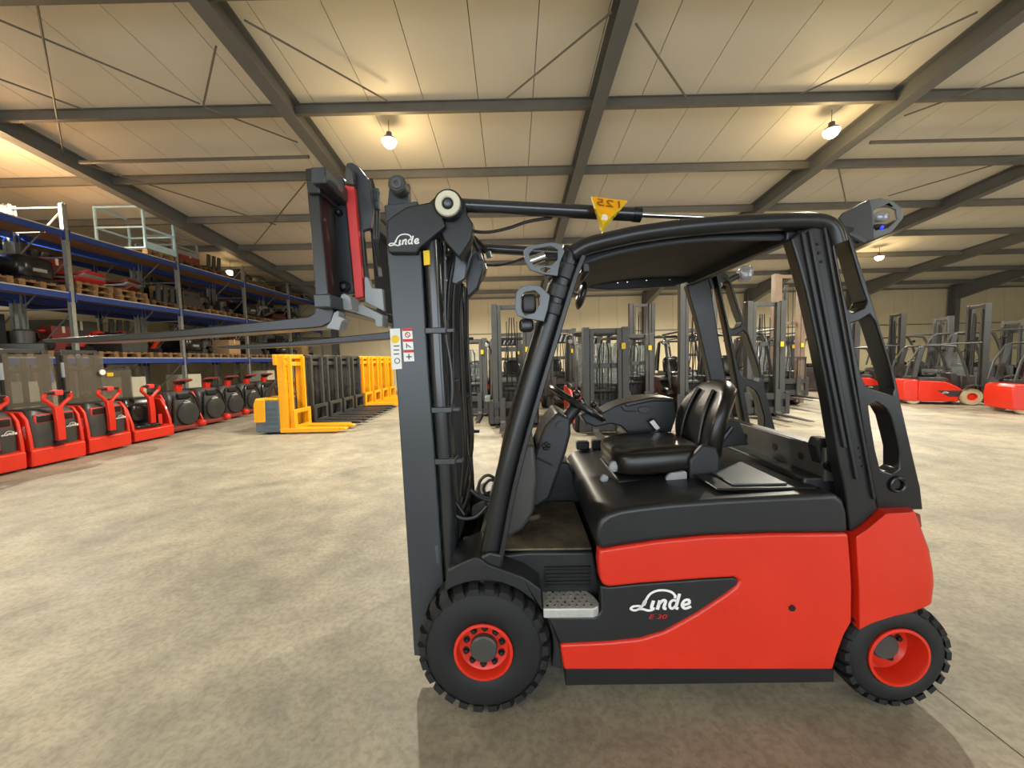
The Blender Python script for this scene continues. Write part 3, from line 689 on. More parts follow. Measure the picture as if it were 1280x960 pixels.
def _roll(mir):
    s = 1 if mir(Vector((0, 0, 0))).y == 0 else -1
    c = mir(t3(559.5, 254, .15))
    hd = MB().lathe([(.001, .004), (.03, .004), (.066, .004), (.066, .06), (.001, .06)], c, 'y', 32, s).build('tilt_pivot', M['gloss'], truck, .004)
    MB().lathe([(.026, .002), (.03, -.004), (.054, -.005), (.058, .004)], c, 'y', 32, s).build('pivot_ring', M['cream'], hd)
    MB().lathe([(.02, .004), (.016, -.008), (.008, -.012), (.001, -.012)], c, 'y', 16, s).build('pivot_bolt', M['steel'], hd)
    c2 = mir(t3(495.5, 229, .21))
    ro = MB().lathe([(.001, 0), (.034, 0), (.042, .008), (.042, .06), (.001, .06)], c2, 'y', 28, s).build('chain_roller', M['bggrey'], truck)
    MB().lathe([(.012, .001), (.012, -.004), (.024, -.004), (.026, .001)], c2, 'y', 20, s).build('roller_ring', M['steel'], ro)
    a, b = mir(t3(572, 256.5, .245)), mir(t3(800, 268.5, .245))
    tc_ = MB().cyl(a, b, .031, n=20).build('tilt_cylinder', M['cylinder'], truck)
    MB().cyl(b, mir(t3(935, 274.5, .245)), .012, n=14).build('tilt_rod', M['chrome'], tc_)
    MB().cyl(a + (b - a) * .96, a + (b - a) * 1.004, .034, n=20).build('gland_nut', M['gloss'], tc_)
    MB().tube(smooth_path([mir(t3(x, y, .27)) for x, y in ((583, 282), (592, 289), (612, 290), (636, 285), (660, 277), (690, 272))]), .008, 8).build('hose', M['hose'], tc_)
both_y(_roll)
pr('roller_bracket', M['mast'], [(484, 256), (486, 234), (500, 228), (511, 229), (512, 256)], 0.275, 0.31, 0.006, both=True)
# stickers
stk = pr('instruction_sticker', M['white'], [(487.3, 411), (500, 410.5), (502.5, 461), (490, 462)], 0.1975, 0.1995, 0, yp=.198)
MB().lathe([(.001, 0), (.019, 0), (.019, .001), (.001, .001)], t3(494, 424, .1965), 'y', 18, -1).build('yellow_dot', M['yellow'], stk)
MB().torus(t3(496.5, 451, .197), .012, .002, Matrix.Rotation(PI / 2, 3, 'X'), 18, 4).build('printed_ring', M['steel'], stk)
for q in (432, 437, 442): pr('printed_line', M['darkprint'], [(492, q), (499, q - .3), (499, q + 1), (492, q + 1.3)], 0.1965, 0.1974, 0, parent=stk, yp=.197)
st2 = pr('warning_sticker', M['white'], [(502.5, 410.5), (515, 410), (518, 451.5), (505, 452)], 0.1975, 0.1995, 0, yp=.198)
for q in (410.5, 424, 437.5): pr('red_band', M['redprint'], [(502.6 + (q - 410) * .06, q), (515 + (q - 410) * .07, q - .4), (515.3 + (q - 410) * .07, q + 3), (502.9 + (q - 410) * .06, q + 3.4)], 0.1965, 0.1974, 0, parent=st2, yp=.197)
for q, sgn in ((418.5, 0), (432, 1), (446, 2)):
    cc = t3(509.5 + (q - 418) * .06, q, .197); pm_ = MB()
    if sgn == 0: pm_.torus(cc, .011, .0022, Matrix.Rotation(PI / 2, 3, 'X'), 16, 4).box(cc, (.022, .002, .003), Matrix.Rotation(.8, 3, 'Y'))
    elif sgn == 1: pm_.box(cc + Vector((-.008, 0, 0)), (.004, .002, .022)).box(cc + Vector((.004, 0, -.003)), (.02, .002, .004), Matrix.Rotation(.7, 3, 'Y'))
    else: pm_.box(cc, (.026, .002, .005)).box(cc, (.005, .002, .026))
    pm_.build('pictogram', M['redprint'] if sgn == 0 else M['darkprint'], st2, smooth=0)
pr('serial_plate', M['steel'], [(543.5, 682), (547, 681.6), (549, 704), (546, 704.5)], 0.1975, 0.1995, 0, yp=.198)
pr('yellow_label', M['yellow'], [(529, 313.5), (537, 312.8), (538, 331), (530, 332)], 0.196, 0.203, 0.002, yp=.2, label='small yellow label on the lift cylinder')
# carriage and forks
FORK = [(51, 424.3), (120, 419.5), (200, 414.5), (300, 404.5), (386, 395.5), (393, 390.5), (394.3, 380), (389, 300), (381, 210.5), (397, 209.5), (404, 300), (411, 372), (417, 391), (414, 403), (402, 409), (387, 410.5), (300, 416.5), (200, 423.5), (120, 427.8), (80, 428.6), (53, 427)]
fk = t2(FORK, 0.05)
for y0, y1 in ((0.05, 0.17), (W - .17, W - .05)): MB().prism(fk, y0, y1).build('fork', M['pillar'], truck, 0.006, 2)
for (xa_, ya_, xb_, yb_, nm) in ((399, 219, 418, 238, 'carriage_bar'), (402, 371, 424, 387, 'carriage_bar')):
    q0, q1 = t3(xa_, ya_, .06), t3(xb_, yb_, .06)
    MB().bb(q0.x, q1.x, -.01, W + .01, q1.z, q0.z).build(nm, M['mast'], truck, 0.006)
for y in (0.03, W - .19):
    q0, q1 = t3(386, 227, .05), t3(403, 244, .05)
    MB().bb(q0.x, q1.x, y, y + .16, q1.z, q0.z).build('fork_hook', M['dark'], truck, 0.006)
    q0, q1 = t3(397, 371, .05), t3(410, 384, .05)
    MB().bb(q0.x, q1.x, y + .02, y + .15, q1.z, q0.z).build('fork_hook', M['dark'], truck, 0.006)
pr('guide_bar', M['steel'], [(405, 252), (412, 251), (422, 370), (414, 371)], 0.19, 0.23, 0.004, both=True)
pr('carriage_web', M['void'], [(399, 235), (433, 232), (442, 370), (411, 376)], 0.27, 0.29, 0.0, both=True)
cs = pr('carriage_side', M['mast'], [(412, 226), (416, 221), (428, 221), (431, 232), (441, 352), (443, 367), (424, 369), (423, 350), (419, 300), (417, 256), (411, 250)], 0.22, 0.26, 0.005, both=True)
for p, r in (((423, 265), .017), ((429.5, 358), .028)):
    MB().lathe([(.001, -.002), (r * .4, -.002), (r * .45, .0), (r * .9, .0), (r, .006), (r, .03), (.001, .03)], t3(p[0], p[1], .205), 'y', 20).build('side_roller', M['gloss'], cs)
    MB().lathe([(r * .45, 0), (r * .38, -.006), (.001, -.007)], t3(p[0], p[1], .203), 'y', 12).build('roller_bolt', M['steel'], cs)
pr('red_guide_strip', M['redstrip'], [(430.5, 231), (442.5, 232.5), (449, 305), (454, 371), (443.5, 373), (437, 300)], 0.19, 0.22, 0.004, label='long red strip on the fork carriage')
pr('strip_tail', M['redstrip'], [(444, 377), (450, 376), (447, 384), (444, 383)], 0.19, 0.2, 0)
pr('carriage_plate', M['mast'], [(432, 207), (434, 203.5), (440, 203), (448, 208), (461, 224), (466, 262), (463, 285), (453, 288), (457, 330), (461, 356), (465, 360), (478, 361), (480, 388), (456, 378), (448, 300), (443, 234), (436, 228)], 0.225, 0.255, 0.004, both=True)
pr('top_lug', M['bggrey'], [(431, 210), (437, 208), (441, 214), (442, 231), (431, 230)], 0.18, 0.22, 0.006)
pr('lower_plate', M['light'], [(455, 345), (460, 347), (465, 360), (478, 361), (480, 389), (456, 378)], 0.195, 0.225, 0.004, both=True)
pr('lower_bracket', M['light'], [(443, 385), (450, 379.5), (478, 394), (478, 408.5), (470, 408.5), (468, 399), (444, 391)], 0.17, 0.25, 0.004, both=True)
pr('fork_latch', M['light'], [(426, 368.5), (430, 366.5), (438, 371), (440, 387), (430, 387.5), (425, 379)], 0.10, 0.20, 0.003, both=True)
pr('heel_bracket', M['light'], [(417, 391), (422, 388), (424, 391), (423, 395), (432, 399), (427, 402), (424, 413), (407, 410), (413, 402)], 0.04, 0.10, 0.003)
hb_ = MB()
for k, dx in enumerate((0, 3.5, 7)):
    hb_.tube(smooth_path(tp([(461 + dx * .4, 224), (464 + dx * .8, 246), (466 + dx, 268), (466 + dx * .9, 295), (469 + dx * .5, 320), (473 + dx * .4, 346)], .30 + .012 * k)), .009, 8)
hb_.build('carriage_hoses', M['hose'], truck)
fit = MB()
for k, dx in enumerate((0, 4, 7)):
    fit.cyl(t3(464 + dx, 236, .29), t3(466 + dx, 262, .29), .011, n=8)
    for q in (240, 249, 257): fit.cyl(t3(464 + dx, q, .29), t3(464.4 + dx, q + 4, .29), .014, n=6)
fit.build('hose_fittings', M['steel'], truck)
# valve block and hoses behind the mast head
vb = pr('hose_guide', M['steel'], [(567, 310), (574, 300), (578, 315), (582, 330), (588, 315), (586, 292), (590, 290), (590, 318), (581, 348), (570, 355), (564, 353), (568, 330)], 0.34, 0.37, 0.004)
vm = MB()
for pts, yy in (([(556, 290), (563, 300), (566, 325), (561, 360), (559, 400)], .33), ([(590, 296), (597, 312), (604, 322), (598, 345), (588, 364)], .42), ([(586, 290), (600, 304), (611, 315)], .46),
                ([(570, 340), (566, 380), (566, 430), (566, 500), (562, 560)], .36), ([(578, 355), (575, 400), (577, 470), (581, 560), (577, 620)], .5), ([(584, 360), (584, 420), (588, 500), (590, 560), (578, 628)], .6)):
    vm.tube(smooth_path(tp(pts, yy)), .010, 8)
vm.build('mast_hoses', M['hose'], truck)
vv = MB()
for p in ((553, 318), (558, 312), (564, 313), (554, 345), (599, 318), (604, 330), (610, 315)): vv.cyl(t3(p[0], p[1], .40), t3(p[0] + 2, p[1] + 7, .40), .014, n=8)
vv.build('hose_couplings', M['steel'], truck)
pr('hose_bracket', M['dark'], [(588, 318), (600, 312), (606, 330), (597, 360), (584, 372), (582, 345)], 0.40, 0.46, 0.006)
ho = MB()
for pts, yy, r in (([(556, 580), (558, 610), (567, 640), (580, 648), (596, 645), (609, 632)], .25, .011), ([(562, 590), (566, 620), (580, 643)], .28, .009), ([(620, 599), (610, 594), (601, 600), (598, 612), (603, 620), (616, 623)], .32, .008),
                   ([(622, 602), (613, 600), (606, 606), (605, 614), (612, 621)], .36, .008), ([(588, 612), (598, 620), (610, 625), (618, 624)], .34, .012), ([(586, 570), (590, 595), (586, 622), (578, 640)], .5, .012), ([(577, 695), (580, 685), (587, 678)], .3, .008)):
    ho.tube(smooth_path(tp(pts, yy)), r, 8)
ho.build('lower_hoses', M['hose'], truck)
MB().cyl(t3(582, 672, .3), t3(586, 684, .3), .016, n=10).cyl(t3(588, 674, .3), t3(583, 690, .3), .012, n=8).build('hose_union', M['steel'], truck)
pr('mast_plate', M['bggrey'], [(590, 636), (606, 628), (610, 640), (590, 648)], 0.5, 0.56, 0.004)

# ---- lamps, mirror, sign
b1 = MB().plate(t2([(654, 314), (660, 307), (690, 302.5), (701, 305), (706, 314), (700, 328), (697, 345), (680, 343), (662, 337), (656, 326)], .03), [t2([(661, 317), (668, 311), (690, 307.5), (698, 312), (697, 324), (690, 331), (669, 333), (663, 326)], .03), t2([(676, 336), (681, 334), (688, 335.5), (686, 340), (679, 340)], .03)], .03, .042).build('lamp_bracket', M['steel'], truck, .002)
MB().cyl(t3(662, 327, .06), t3(681, 320, .06), .021, .019, 18).build('work_lamp', M['chrome'], b1)
MB().cyl(t3(681, 320, .06), t3(699, 320, .06), .006, n=8).cyl(t3(681, 325, .06), t3(699, 324, .06), .006, n=8).build('lamp_rod', M['dark'], b1)
MB().cyl(t3(683, 348, .06), t3(696, 336, .06), .018, n=12).cyl(t3(696, 336, .06), t3(702, 345, .09), .014, n=10).build('bracket_clamp', M['black'], b1)
b2 = MB().plate(t2([(643.5, 384), (645, 366), (651, 358.5), (662, 355.5), (675, 357.5), (687.5, 369), (685, 385), (680, 402), (655, 397.5), (646, 394)], .03), [t2([(651, 372), (656, 365), (668, 362.5), (675, 369), (674, 381), (668, 391), (656, 394.5), (652, 388)], .03)], .03, .042).build('lamp_bracket', M['steel'], truck, .002)
MB().ell(t3(661, 380, .07), (.032, .03, .042), .5, None, 20, 12).build('indicator_lamp', M['black'], b2, smooth=60)
MB().ell(t3(658, 407, .07), (.032, .03, .030), .6, None, 20, 12).build('indicator_lamp', M['gloss'], b2, smooth=60)
MB().cyl(t3(672, 398, .07), t3(690, 390, .09), .008, n=8).build('bracket_stay', M['black'], b2)
mi = MB().ell(t3(726.5, 369.5, .30), (.022, .062, .070), 1.0, Matrix.Rotation(.25, 3, 'Y')).build('mirror', M['gloss'], truck, smooth=70)
MB().cyl(t3(721, 368, .25), t3(713, 366, .14), .007, n=8).build('mirror_stay', M['black'], mi)
rb = pr('rear_lamp_bracket', M['dark'], [(1049, 272), (1054, 266), (1087, 249), (1090, 262), (1093, 299), (1071, 305)], 0.26, 0.27, 0.002, yp=.26)
q = MB().plate(t2([(1086, 250), (1100, 247.5), (1116, 251), (1127, 260), (1129, 273), (1115, 290), (1090, 300)], .30), [t2([(1092, 263), (1107, 256), (1120, 262), (1122, 274), (1110, 285), (1094, 288)], .30)], .30, .31).build('bracket_loop', M['steel'], rb, .002)
MB().ell(t3(1099, 272, .32), (.035, .03, .026), .7).build('rear_lamp', M['glass'], rb, smooth=60)
MB().ell(t3(1097, 284, .31), (.035, .02, .012), .7).build('lens_housing', M['void'], rb, smooth=60)
MB().ell(t3(1102, 284, .295), (.009, .008, .009), .8).build('blue_lens', M['bluelens'], rb, smooth=60)
MB().cyl(t3(1058, 290, .25), t3(1080, 302, .25), .012, n=8).build('bracket_bolt', M['steel'], rb)
MB().tube(tp([(1036, 283, .10), (1052, 287, .18), (1062, 288, .26)], .1), .016, 10).build('bracket_arm', M['dark'], rb)
fl = MB().ell(t3(931, 342, 1.12), (.05, .04, .055), .7).build('rear_work_lamp', M['glass'], truck, smooth=60)
MB().tube(tp([(922, 345), (908, 352), (903, 362)], 1.12), .022, 10).build('lamp_arm', M['dark'], fl)

yy = 0.06
TL_, TR_, B_, J_ = t3(739.5, 246.5, yy + .10), t3(783, 252, yy + .10), t3(752.3, 289.5, yy), t3(754, 279, yy - .03)
sign = MB().cyl(t3(751.5, 296, yy), B_ + Vector((0, 0, .002)), .004, n=8).ell(t3(751.3, 296, yy), (.010, .010, .010)).build('sign_stem', M['chrome'], truck)
def tri_plate(a, b, c, t=.004):
    n_ = (b - a).cross(c - a).normalized() * t
    return MB().add([a, b, c, a + n_, b + n_, c + n_], [(0, 2, 1), (3, 4, 5), (0, 1, 4, 3), (1, 2, 5, 4), (2, 0, 3, 5)])
tri_plate(TL_, J_, TR_).build('sign_face', M['amber'], sign, smooth=0)
tri_plate(TL_, B_, J_).build('sign_face', M['yellow'], sign, smooth=0)
tri_plate(TR_, J_, B_).build('sign_face', M['yellow'], sign, smooth=0)
for a, b in ((TL_, TR_), (TL_, J_), (TR_, J_), (TL_, B_), (TR_, B_), (J_, B_)): MB().cyl(a, b, .0035, n=6).build('sign_edge', M['yellow'], sign)
# mirrored number on the upper face
nrm = (J_ - TL_).cross(TR_ - TL_).normalized()
if nrm.y > 0: nrm = -nrm
u_ = (TR_ - TL_).normalized(); v_ = nrm.cross(u_).normalized()
if v_.z < 0: v_ = -v_
tm = text_mesh('number_print', '125', .082, M['brownprint'], 0.0, .0004, 'CENTER')
no = link_mesh('number_print', tm, sign)
cc = TL_ * .42 + TR_ * .42 + J_ * .16
cc = cc + nrm * .009 - v_ * .046 + u_ * .004
ux = -u_
no.matrix_local = Matrix(((ux.x, v_.x, nrm.x, cc.x), (ux.y, v_.y, nrm.y, cc.y), (ux.z, v_.z, nrm.z, cc.z), (0, 0, 0, 1)))
MB().lathe([(.001, 0), (.014, 0), (.014, .001), (.001, .001)], J_ * .86 + (TL_ + TR_) * .07 + nrm * .008, 'y', 16, -1).build('print_dot', M['cream'], sign)
for fa, fb in ((TL_, J_), (TR_, J_)):
    for f in (.2, .4, .6):
        p0 = fa + (B_ - fa) * f; p1 = fa + (fb - fa) * f
        n2 = ((B_ - fa).cross(J_ - fa)).normalized()
        if n2.y > 0: n2 = -n2
        a = p0 * .8 + p1 * .2 + n2 * .008; b = p1 * .8 + p0 * .2 + n2 * .008; dd = (B_ - fa).normalized() * .010
        MB().add([a, b, b + dd, a + dd], [(0, 1, 2, 3)]).build('print_mark', M['darkprint'], sign, smooth=0)

# ================================================================== storage rack along the left side
RX0, RX1 = -9.9, -11.1
RY = [5.95 + 2.868 * k for k in range(6)]
LEV = [1.84, 3.30, 4.67]
rack = empty('pallet_rack', (RX0, RY[0], 0)); tag(rack, 'long pallet rack with galvanised uprights and blue beams along the left', 'rack')
um = MB(); H_ = 5.27
um.bb(-.012, 0, -.05, .05, 0, H_); um.bb(-.075, 0, -.05, -.042, 0, H_); um.bb(-.075, 0, .042, .05, 0, H_)
for k in range(34): um.bb(.0, .002, -.030, -.018, .3 + k * .15, .36 + k * .15); um.bb(.0, .002, .018, .030, .3 + k * .15, .36 + k * .15)
um = um.mesh('upright', M['galv'], 0)
for y in RY:
    link_mesh('upright', um, rack, (0, y - RY[0], 0)); link_mesh('upright', um, rack, (RX1 - RX0, y - RY[0], 0), (0, 0, PI))
    yy = y - RY[0]
    for z in (5.2, 4.1, 2.95, 1.8, .6): MB().cyl((-.04, yy, z), (RX1 - RX0 + .04, yy, z), .018, n=6).build('brace', M['galv'], rack)
    for a, b in ((5.15, 4.12), (4.05, 2.97), (2.9, 1.82), (1.75, .62)): MB().cyl((-.04, yy, a), (RX1 - RX0 + .04, yy, b), .016, n=6).build('brace', M['galv'], rack)
bm = MB().bb(-.05, 0.0, .055, 2.868 - .055, -.13, 0).bb(-.05, .012, .04, .07, -.2, .04).bb(-.05, .012, 2.80, 2.828, -.2, .04).mesh('beam', M['blue'], 0)
de = MB().bb(-.05, .002, .055, 2.868 - .055, .0, .022).mesh('board_edge', M['cream'], 0)
dm = MB().bb(RX1 - RX0 + .02, -.046, 0, .94, .002, .02).mesh('shelf_board', M['board'], 0)
for k in range(5):
    for z in LEV:
        link_mesh('beam', bm, rack, (.006, k * 2.868, z)); link_mesh('beam', bm, rack, (RX1 - RX0 + .044, k * 2.868, z))
        link_mesh('board_edge', de, rack, (.006, k * 2.868, z))
        for q in range(3): link_mesh('shelf_board', dm, rack, (0, k * 2.868 + .02 + q * .945, z))

# ---- pallets and goods
_pb = MB().bb(-.6, .6, -.05, .05, .122, .144).mesh('board', M['wood'], 0); _ps = MB().bb(-.6, .6, -.05, .05, 0, .02).bb(-.6, -.45, -.05, .05, .02, .1).bb(-.07, .07, -.05, .05, .02, .1).bb(.45, .6, -.05, .05, .02, .1).mesh('stringer', M['wood'], 0)
_pc = MB().bb(-.06, .06, -.4, .4, .1, .122).mesh('crosspiece', M['wood'], 0)
_ob = [me.copy() for me in (_pb, _ps, _pc)]
for me in _ob: me.materials.clear(); me.materials.append(M['oldwood'])
def pallet(loc, label, old=False, rz=0):
    r = empty('pallet', loc, rz); tag(r, label, 'pallet', 'pallets on the rack')
    b, s, c = _ob if old else (_pb, _ps, _pc)
    for q in range(5): link_mesh('board', b, r, (0, -.35 + q * .175, 0))
    for q in range(3): link_mesh('stringer', s, r, (0, -.35 + q * .35, 0))
    for q in range(3): link_mesh('crosspiece', c, r, (-.52 + q * .52, 0, 0))
    return r
def thing(name, loc, label, cat, group=None, rz=0): return tag(empty(name, loc, rz), label, cat, group)
def hood_item(loc, label, mt, rz=0, s=1.0):
    r = thing('machine_cover', loc, label, 'cover', 'machine parts on the rack', rz)
    sh = MB().ell((0, 0, .28 * s), (.45 * s, .34 * s, .27 * s), .45, None, 20, 10).build('shell', mt, r, smooth=50)
    MB().bb(-.43 * s, .43 * s, -.32 * s, .32 * s, 0, .07).build('base_frame', M['void'], r, .005)
    MB().bb(.40 * s, .46 * s, -.12, .12, .20 * s, .27 * s).build('handle', M['light'], sh, .008)
    return r
def cowl_item(loc, label, mt, mt2, rz=0):
    r = thing('body_panel_stack', loc, label, 'panels', 'machine parts on the rack', rz)
    for k in range(3):
        a = random.uniform(-.15, .15)
        P_ = [(-.42, .02 + k * .085), (.1, .0 + k * .085), (.34, .03 + k * .085), (.45, .12 + k * .085), (.42, .14 + k * .085), (.30, .08 + k * .085), (.08, .05 + k * .085), (-.40, .06 + k * .085)]
        o = MB().prism(P_, -.33, .33).build('panel', mt if k % 2 == 0 else mt2, r, .008); o.rotation_euler = (0, 0, a)
    return r
def drive_item(loc, label, mt, rz=0):
    r = thing('drive_unit', loc, label, 'motor', 'machine parts on the rack', rz)
    MB().lathe([(.001, 0), (.15, 0), (.17, .03), (.17, .30), (.12, .34), (.001, .35)], (-.05, 0, .12), 'z', 18).build('motor', mt, r)
    MB().bb(-.32, .30, -.2, .2, .0, .16).build('gearbox', M['bggrey'], r, .02)
    MB().lathe([(.001, -.05), (.12, -.05), (.13, 0), (.12, .05), (.001, .05)], (.28, 0, .13), 'y', 18).build('drive_wheel', M['rubber'], r)
    MB().tube([(-.05, .1, .4), (.1, .16, .46), (.24, .1, .3)], .018, 8).build('cable', M['hose'], r)
    return r
def box_item(loc, label, s, mt, rz=0, cat='box', name='cardboard_box'):
    r = thing(name, loc, label, cat, 'boxes on the rack', rz)
    b = MB().bb(-s[0] / 2, s[0] / 2, -s[1] / 2, s[1] / 2, 0, s[2]).build('carton', mt, r, .006)
    MB().bb(-s[0] / 2 - .001, s[0] / 2 + .001, -.03, .03, s[2] * .75, s[2] + .001).build('tape', M['cream'], b)
    return r
def battery_item(loc, label, mt, rz=0):
    r = thing('battery_case', loc, label, 'battery', 'machine parts on the rack', rz)
    b = MB().bb(-.45, .45, -.33, .33, 0, .45).build('case', mt, r, .012)
    for k in range(5): MB().bb(-.36 + k * .18 - .07, -.36 + k * .18 + .07, -.28, .28, .45, .49).build('cell', M['void'], b, .006)
    for k in (-1, 1): MB().bb(.45, .47, k * .2 - .05, k * .2 + .05, .3, .34).build('lifting_eye', M['void'], b)
    MB().tube([(-.2, .1, .49), (0, 0, .56), (.3, -.1, .53), (.47, -.15, .4)], .015, 8).build('cable', M['redstrip'], r)
    return r
def tiller_item(loc, label, mt, rz=0):
    r = thing('spare_tiller', loc, label, 'tiller', 'machine parts on the rack', rz)
    MB().bb(-.2, .2, -.14, .14, 0, .12).build('foot', M['void'], r, .01)
    st = MB().tube([(0, 0, .1), (.1, 0, .3), (.22, 0, .42)], [.06, .05, .045], 10).build('stem', mt, r)
    MB().tube(smooth_path([(.22, 0, .42), (.28, -.14, .46), (.38, -.16, .47), (.40, 0, .47), (.38, .16, .47), (.28, .14, .46), (.22, 0, .42)], 3), .022, 8).build('handle_loop', mt, st)
    return r
def forks_item(loc, label, rz=0):
    r = thing('loose_forks', loc, label, 'forks', 'machine parts on the rack', rz)
    for y in (-.22, .0, .22): MB().prism([(-.58, 0), (.5, 0), (.52, .02), (.55, .42), (.5, .42), (.47, .06), (-.55, .02)], y - .06, y + .06).build('fork', M['bgdark'], r, .004)
    return r
def mast_item(loc, label, rz=0):
    r = thing('mast_section', loc, label, 'mast', 'machine parts on the rack', rz)
    for x in (-.25, .25): MB().bb(x - .06, x + .06, -1.1, 1.1, 0, .14).build('rail', M['bgdark'], r, .006)
    for y in (-.9, -.2, .7): MB().bb(-.25, .25, y - .05, y + .05, .03, .11).build('crossbar', M['bggrey'], r)
    MB().cyl((0, -.95, .18), (0, .9, .18), .04, n=10).build('cylinder', M['bggrey'], r)
    return r
def bin_item(loc, label, mt, rz=0):
    r = thing('storage_bin', loc, label, 'bin', 'boxes on the rack', rz)
    MB().loft([[(-.25, -.3, 0), (.25, -.3, 0), (.25, .3, 0), (-.25, .3, 0)], [(-.3, -.35, .34), (.3, -.35, .34), (.3, .35, .34), (-.3, .35, .34)]]).build('tub', mt, r, .008)
    MB().bb(-.32, .32, -.37, .37, .33, .36).build('rim', mt, r, .006)
    MB().ell((0, 0, .28), (.26, .3, .07), .8).build('contents', M['bgdark'], r)
    return r
BAY = ['bay at the picture edge', 'bay below the blue cage', 'third bay', 'fourth bay', 'farthest bay']
LVN = ['lowest', 'middle', 'top']; SLT = ['left', 'middle', 'right']
RXC = -10.5
PLAN = {  # (level, bay): three slots, nearest first
 (1, 0): [('p', 'drive'), ('p', 'cowl_k'), ('p', 'hood_k')], (1, 1): [('pp', 'cowl_r'), ('pp', 'hood_r'), ('o', 'fork')], (1, 2): [('o', 'batt_k'), ('p', 'drive'), ('o', 'drive')],
 (1, 3): [('o', 'hood_k'), ('p', 'tiller_w'), ('o', 'cowl_k')], (1, 4): [('o', 'hood_k'), ('o', 'drive'), ('p', 'card')],
 (0, 0): [('p', 'drive'), ('o', 'tiller_w'), ('p', 'drive')], (0, 1): [('p', 'tiller_r'), ('p', 'batt_k'), ('p', 'tiller_r')], (0, 2): [('p', 'hood_k'), ('p', 'drive'), ('p', 'card')],
 (0, 3): [('p', 'batt_k'), ('p', 'drive'), ('p', 'hood_k')], (0, 4): [('p', 'drive'), ('p', 'card'), ('p', 'tiller_w')],
 (2, 2): [('o', 'crate'), ('o', 'fork'), None], (2, 3): [('o', 'drive'), ('o', 'hood_w'), None], (2, 4): [('o', None), None, None]}
for (lv, bay), slots in PLAN.items():
    for si, sl in enumerate(slots):
        if sl is None: continue
        pk, it = sl
        y = RY[bay] + .52 + si * .93; z = LEV[lv] + .021
        where = '%s slot, %s shelf, %s' % (SLT[si], LVN[lv], BAY[bay])
        rz = random.uniform(-.05, .05)
        n_p = 2 if pk == 'pp' else 1
        for q in range(n_p):
            pallet((RXC + random.uniform(-.03, .03), y, z), ('%swooden pallet, %s' % ('worn dark ' if pk == 'o' else 'pale ', where)) if n_p == 1 else ('%s wooden pallet of two, %s' % (('lower', 'upper')[q], where)), pk == 'o', rz); z += .1445
        lc = (RXC + .08, y, z + .001)
        if it == 'drive': drive_item(lc, 'grey drive motor with small wheel, ' + where, M['bggrey'], rz + random.choice((0, .6, -.5)))
        elif it == 'cowl_r': cowl_item(lc, 'stack of red and white body panels, ' + where, M['redstrip'], M['light'], .2)
        elif it == 'cowl_k': cowl_item(lc, 'stack of dark body panels, ' + where, M['bgdark'], M['rust'], -.3)
        elif it == 'hood_k': hood_item(lc, 'black machine cover, ' + where, M['gloss'], rz)
        elif it == 'hood_r': cowl_item(lc, 'pile of dull red panels, ' + where, M['rust'], M['light'], .5)
        elif it == 'hood_w': hood_item(lc, 'small grey machine cover, ' + where, M['bggrey'], rz, .7)
        elif it == 'batt_k': battery_item(lc, 'black battery case, ' + where, M['bgdark'], rz)
        elif it == 'tiller_r': tiller_item(lc, 'spare red tiller, ' + where, M['red'], .5)
        elif it == 'tiller_w': tiller_item(lc, 'spare pale tiller, ' + where, M['light'], -.4)
        elif it == 'fork': forks_item(lc, 'loose dark forks, ' + where, rz)
        elif it == 'card': box_item(lc, 'brown cardboard box, ' + where, (.7, .6, .5), M['card'], rz)
        elif it == 'crate': box_item(lc, 'dark red box, ' + where, (1.0, .7, .16), M['rust'], rz, 'crate', 'flat_crate')
# goods at floor level behind the parked pallet trucks
fl_items = [(6.5, 'card'), (7.5, 'card'), (8.3, 'cream'), (9.45, 'card'), (10.4, 'cream'), (12.3, 'cream'), (13.15, 'redbin'), (14.0, 'redbin'), (15.2, 'bin'), (16.2, 'cream'), (18.1, 'card')]
for k, (y, it) in enumerate(fl_items):
    z = 0.0; nth = ['nearest', 'second', 'third', 'fourth', 'fifth', 'sixth', 'seventh', 'eighth', 'ninth', 'tenth', 'last'][k]
    pallet((RXC, y, 0), 'wooden pallet on the floor under the rack, %s in the row' % nth, k % 2 == 0); z = .146
    if it == 'card': box_item((RXC, y, z), 'large brown carton under the rack, %s in the row' % nth, (.9, .7, .75), M['card'])
    elif it == 'cream': box_item((RXC, y, z), 'tall cream box under the rack, %s in the row' % nth, (.7, .5, 1.2), M['cream'])
    else:
        for q in range(2): bin_item((RXC + .1, y, z + q * .365), '%s %s bin under the rack, %s in the row' % (('lower', 'upper')[q], 'red' if it == 'redbin' else 'dark', nth), M['rust'] if it == 'redbin' else M['bgdark'])
# work platform cages on the top shelf
def cage(loc, label, mt, wy, dx, hh, rails=(.5,)):
    r = thing('work_platform_cage', loc, label, 'cage', None)
    for x in (0, -dx):
        for y in (0, wy): MB().bb(x - .025, x + .025, y - .025, y + .025, 0, hh).build('post', mt, r, .003)
        for f in (1.0,) + tuple(rails): MB().bb(x - .02, x + .02, .02, wy - .02, hh * f - .05, hh * f - .005).build('rail', mt, r)
        MB().bb(x - .015, x + .015, .02, wy - .02, .0, .18).build('toe_board', mt, r)
    for y in (0, wy):
        for f in (1.0,) + tuple(rails): MB().bb(-dx + .02, -.02, y - .02, y + .02, hh * f - .05, hh * f - .005).build('rail', mt, r)
    MB().bb(-dx, 0, 0, wy, 0, .03).build('floor_plate', mt, r)
    return r
pallet((-10.45, 11.1, LEV[2] + .021), 'pale wooden pallet under the blue cage on top of the rack')
cage((-9.86, 10.66, LEV[2] + .167), 'pale blue work platform cage on top of the rack', M['paleblue'], .92, 1.3, 1.12, (.52,))
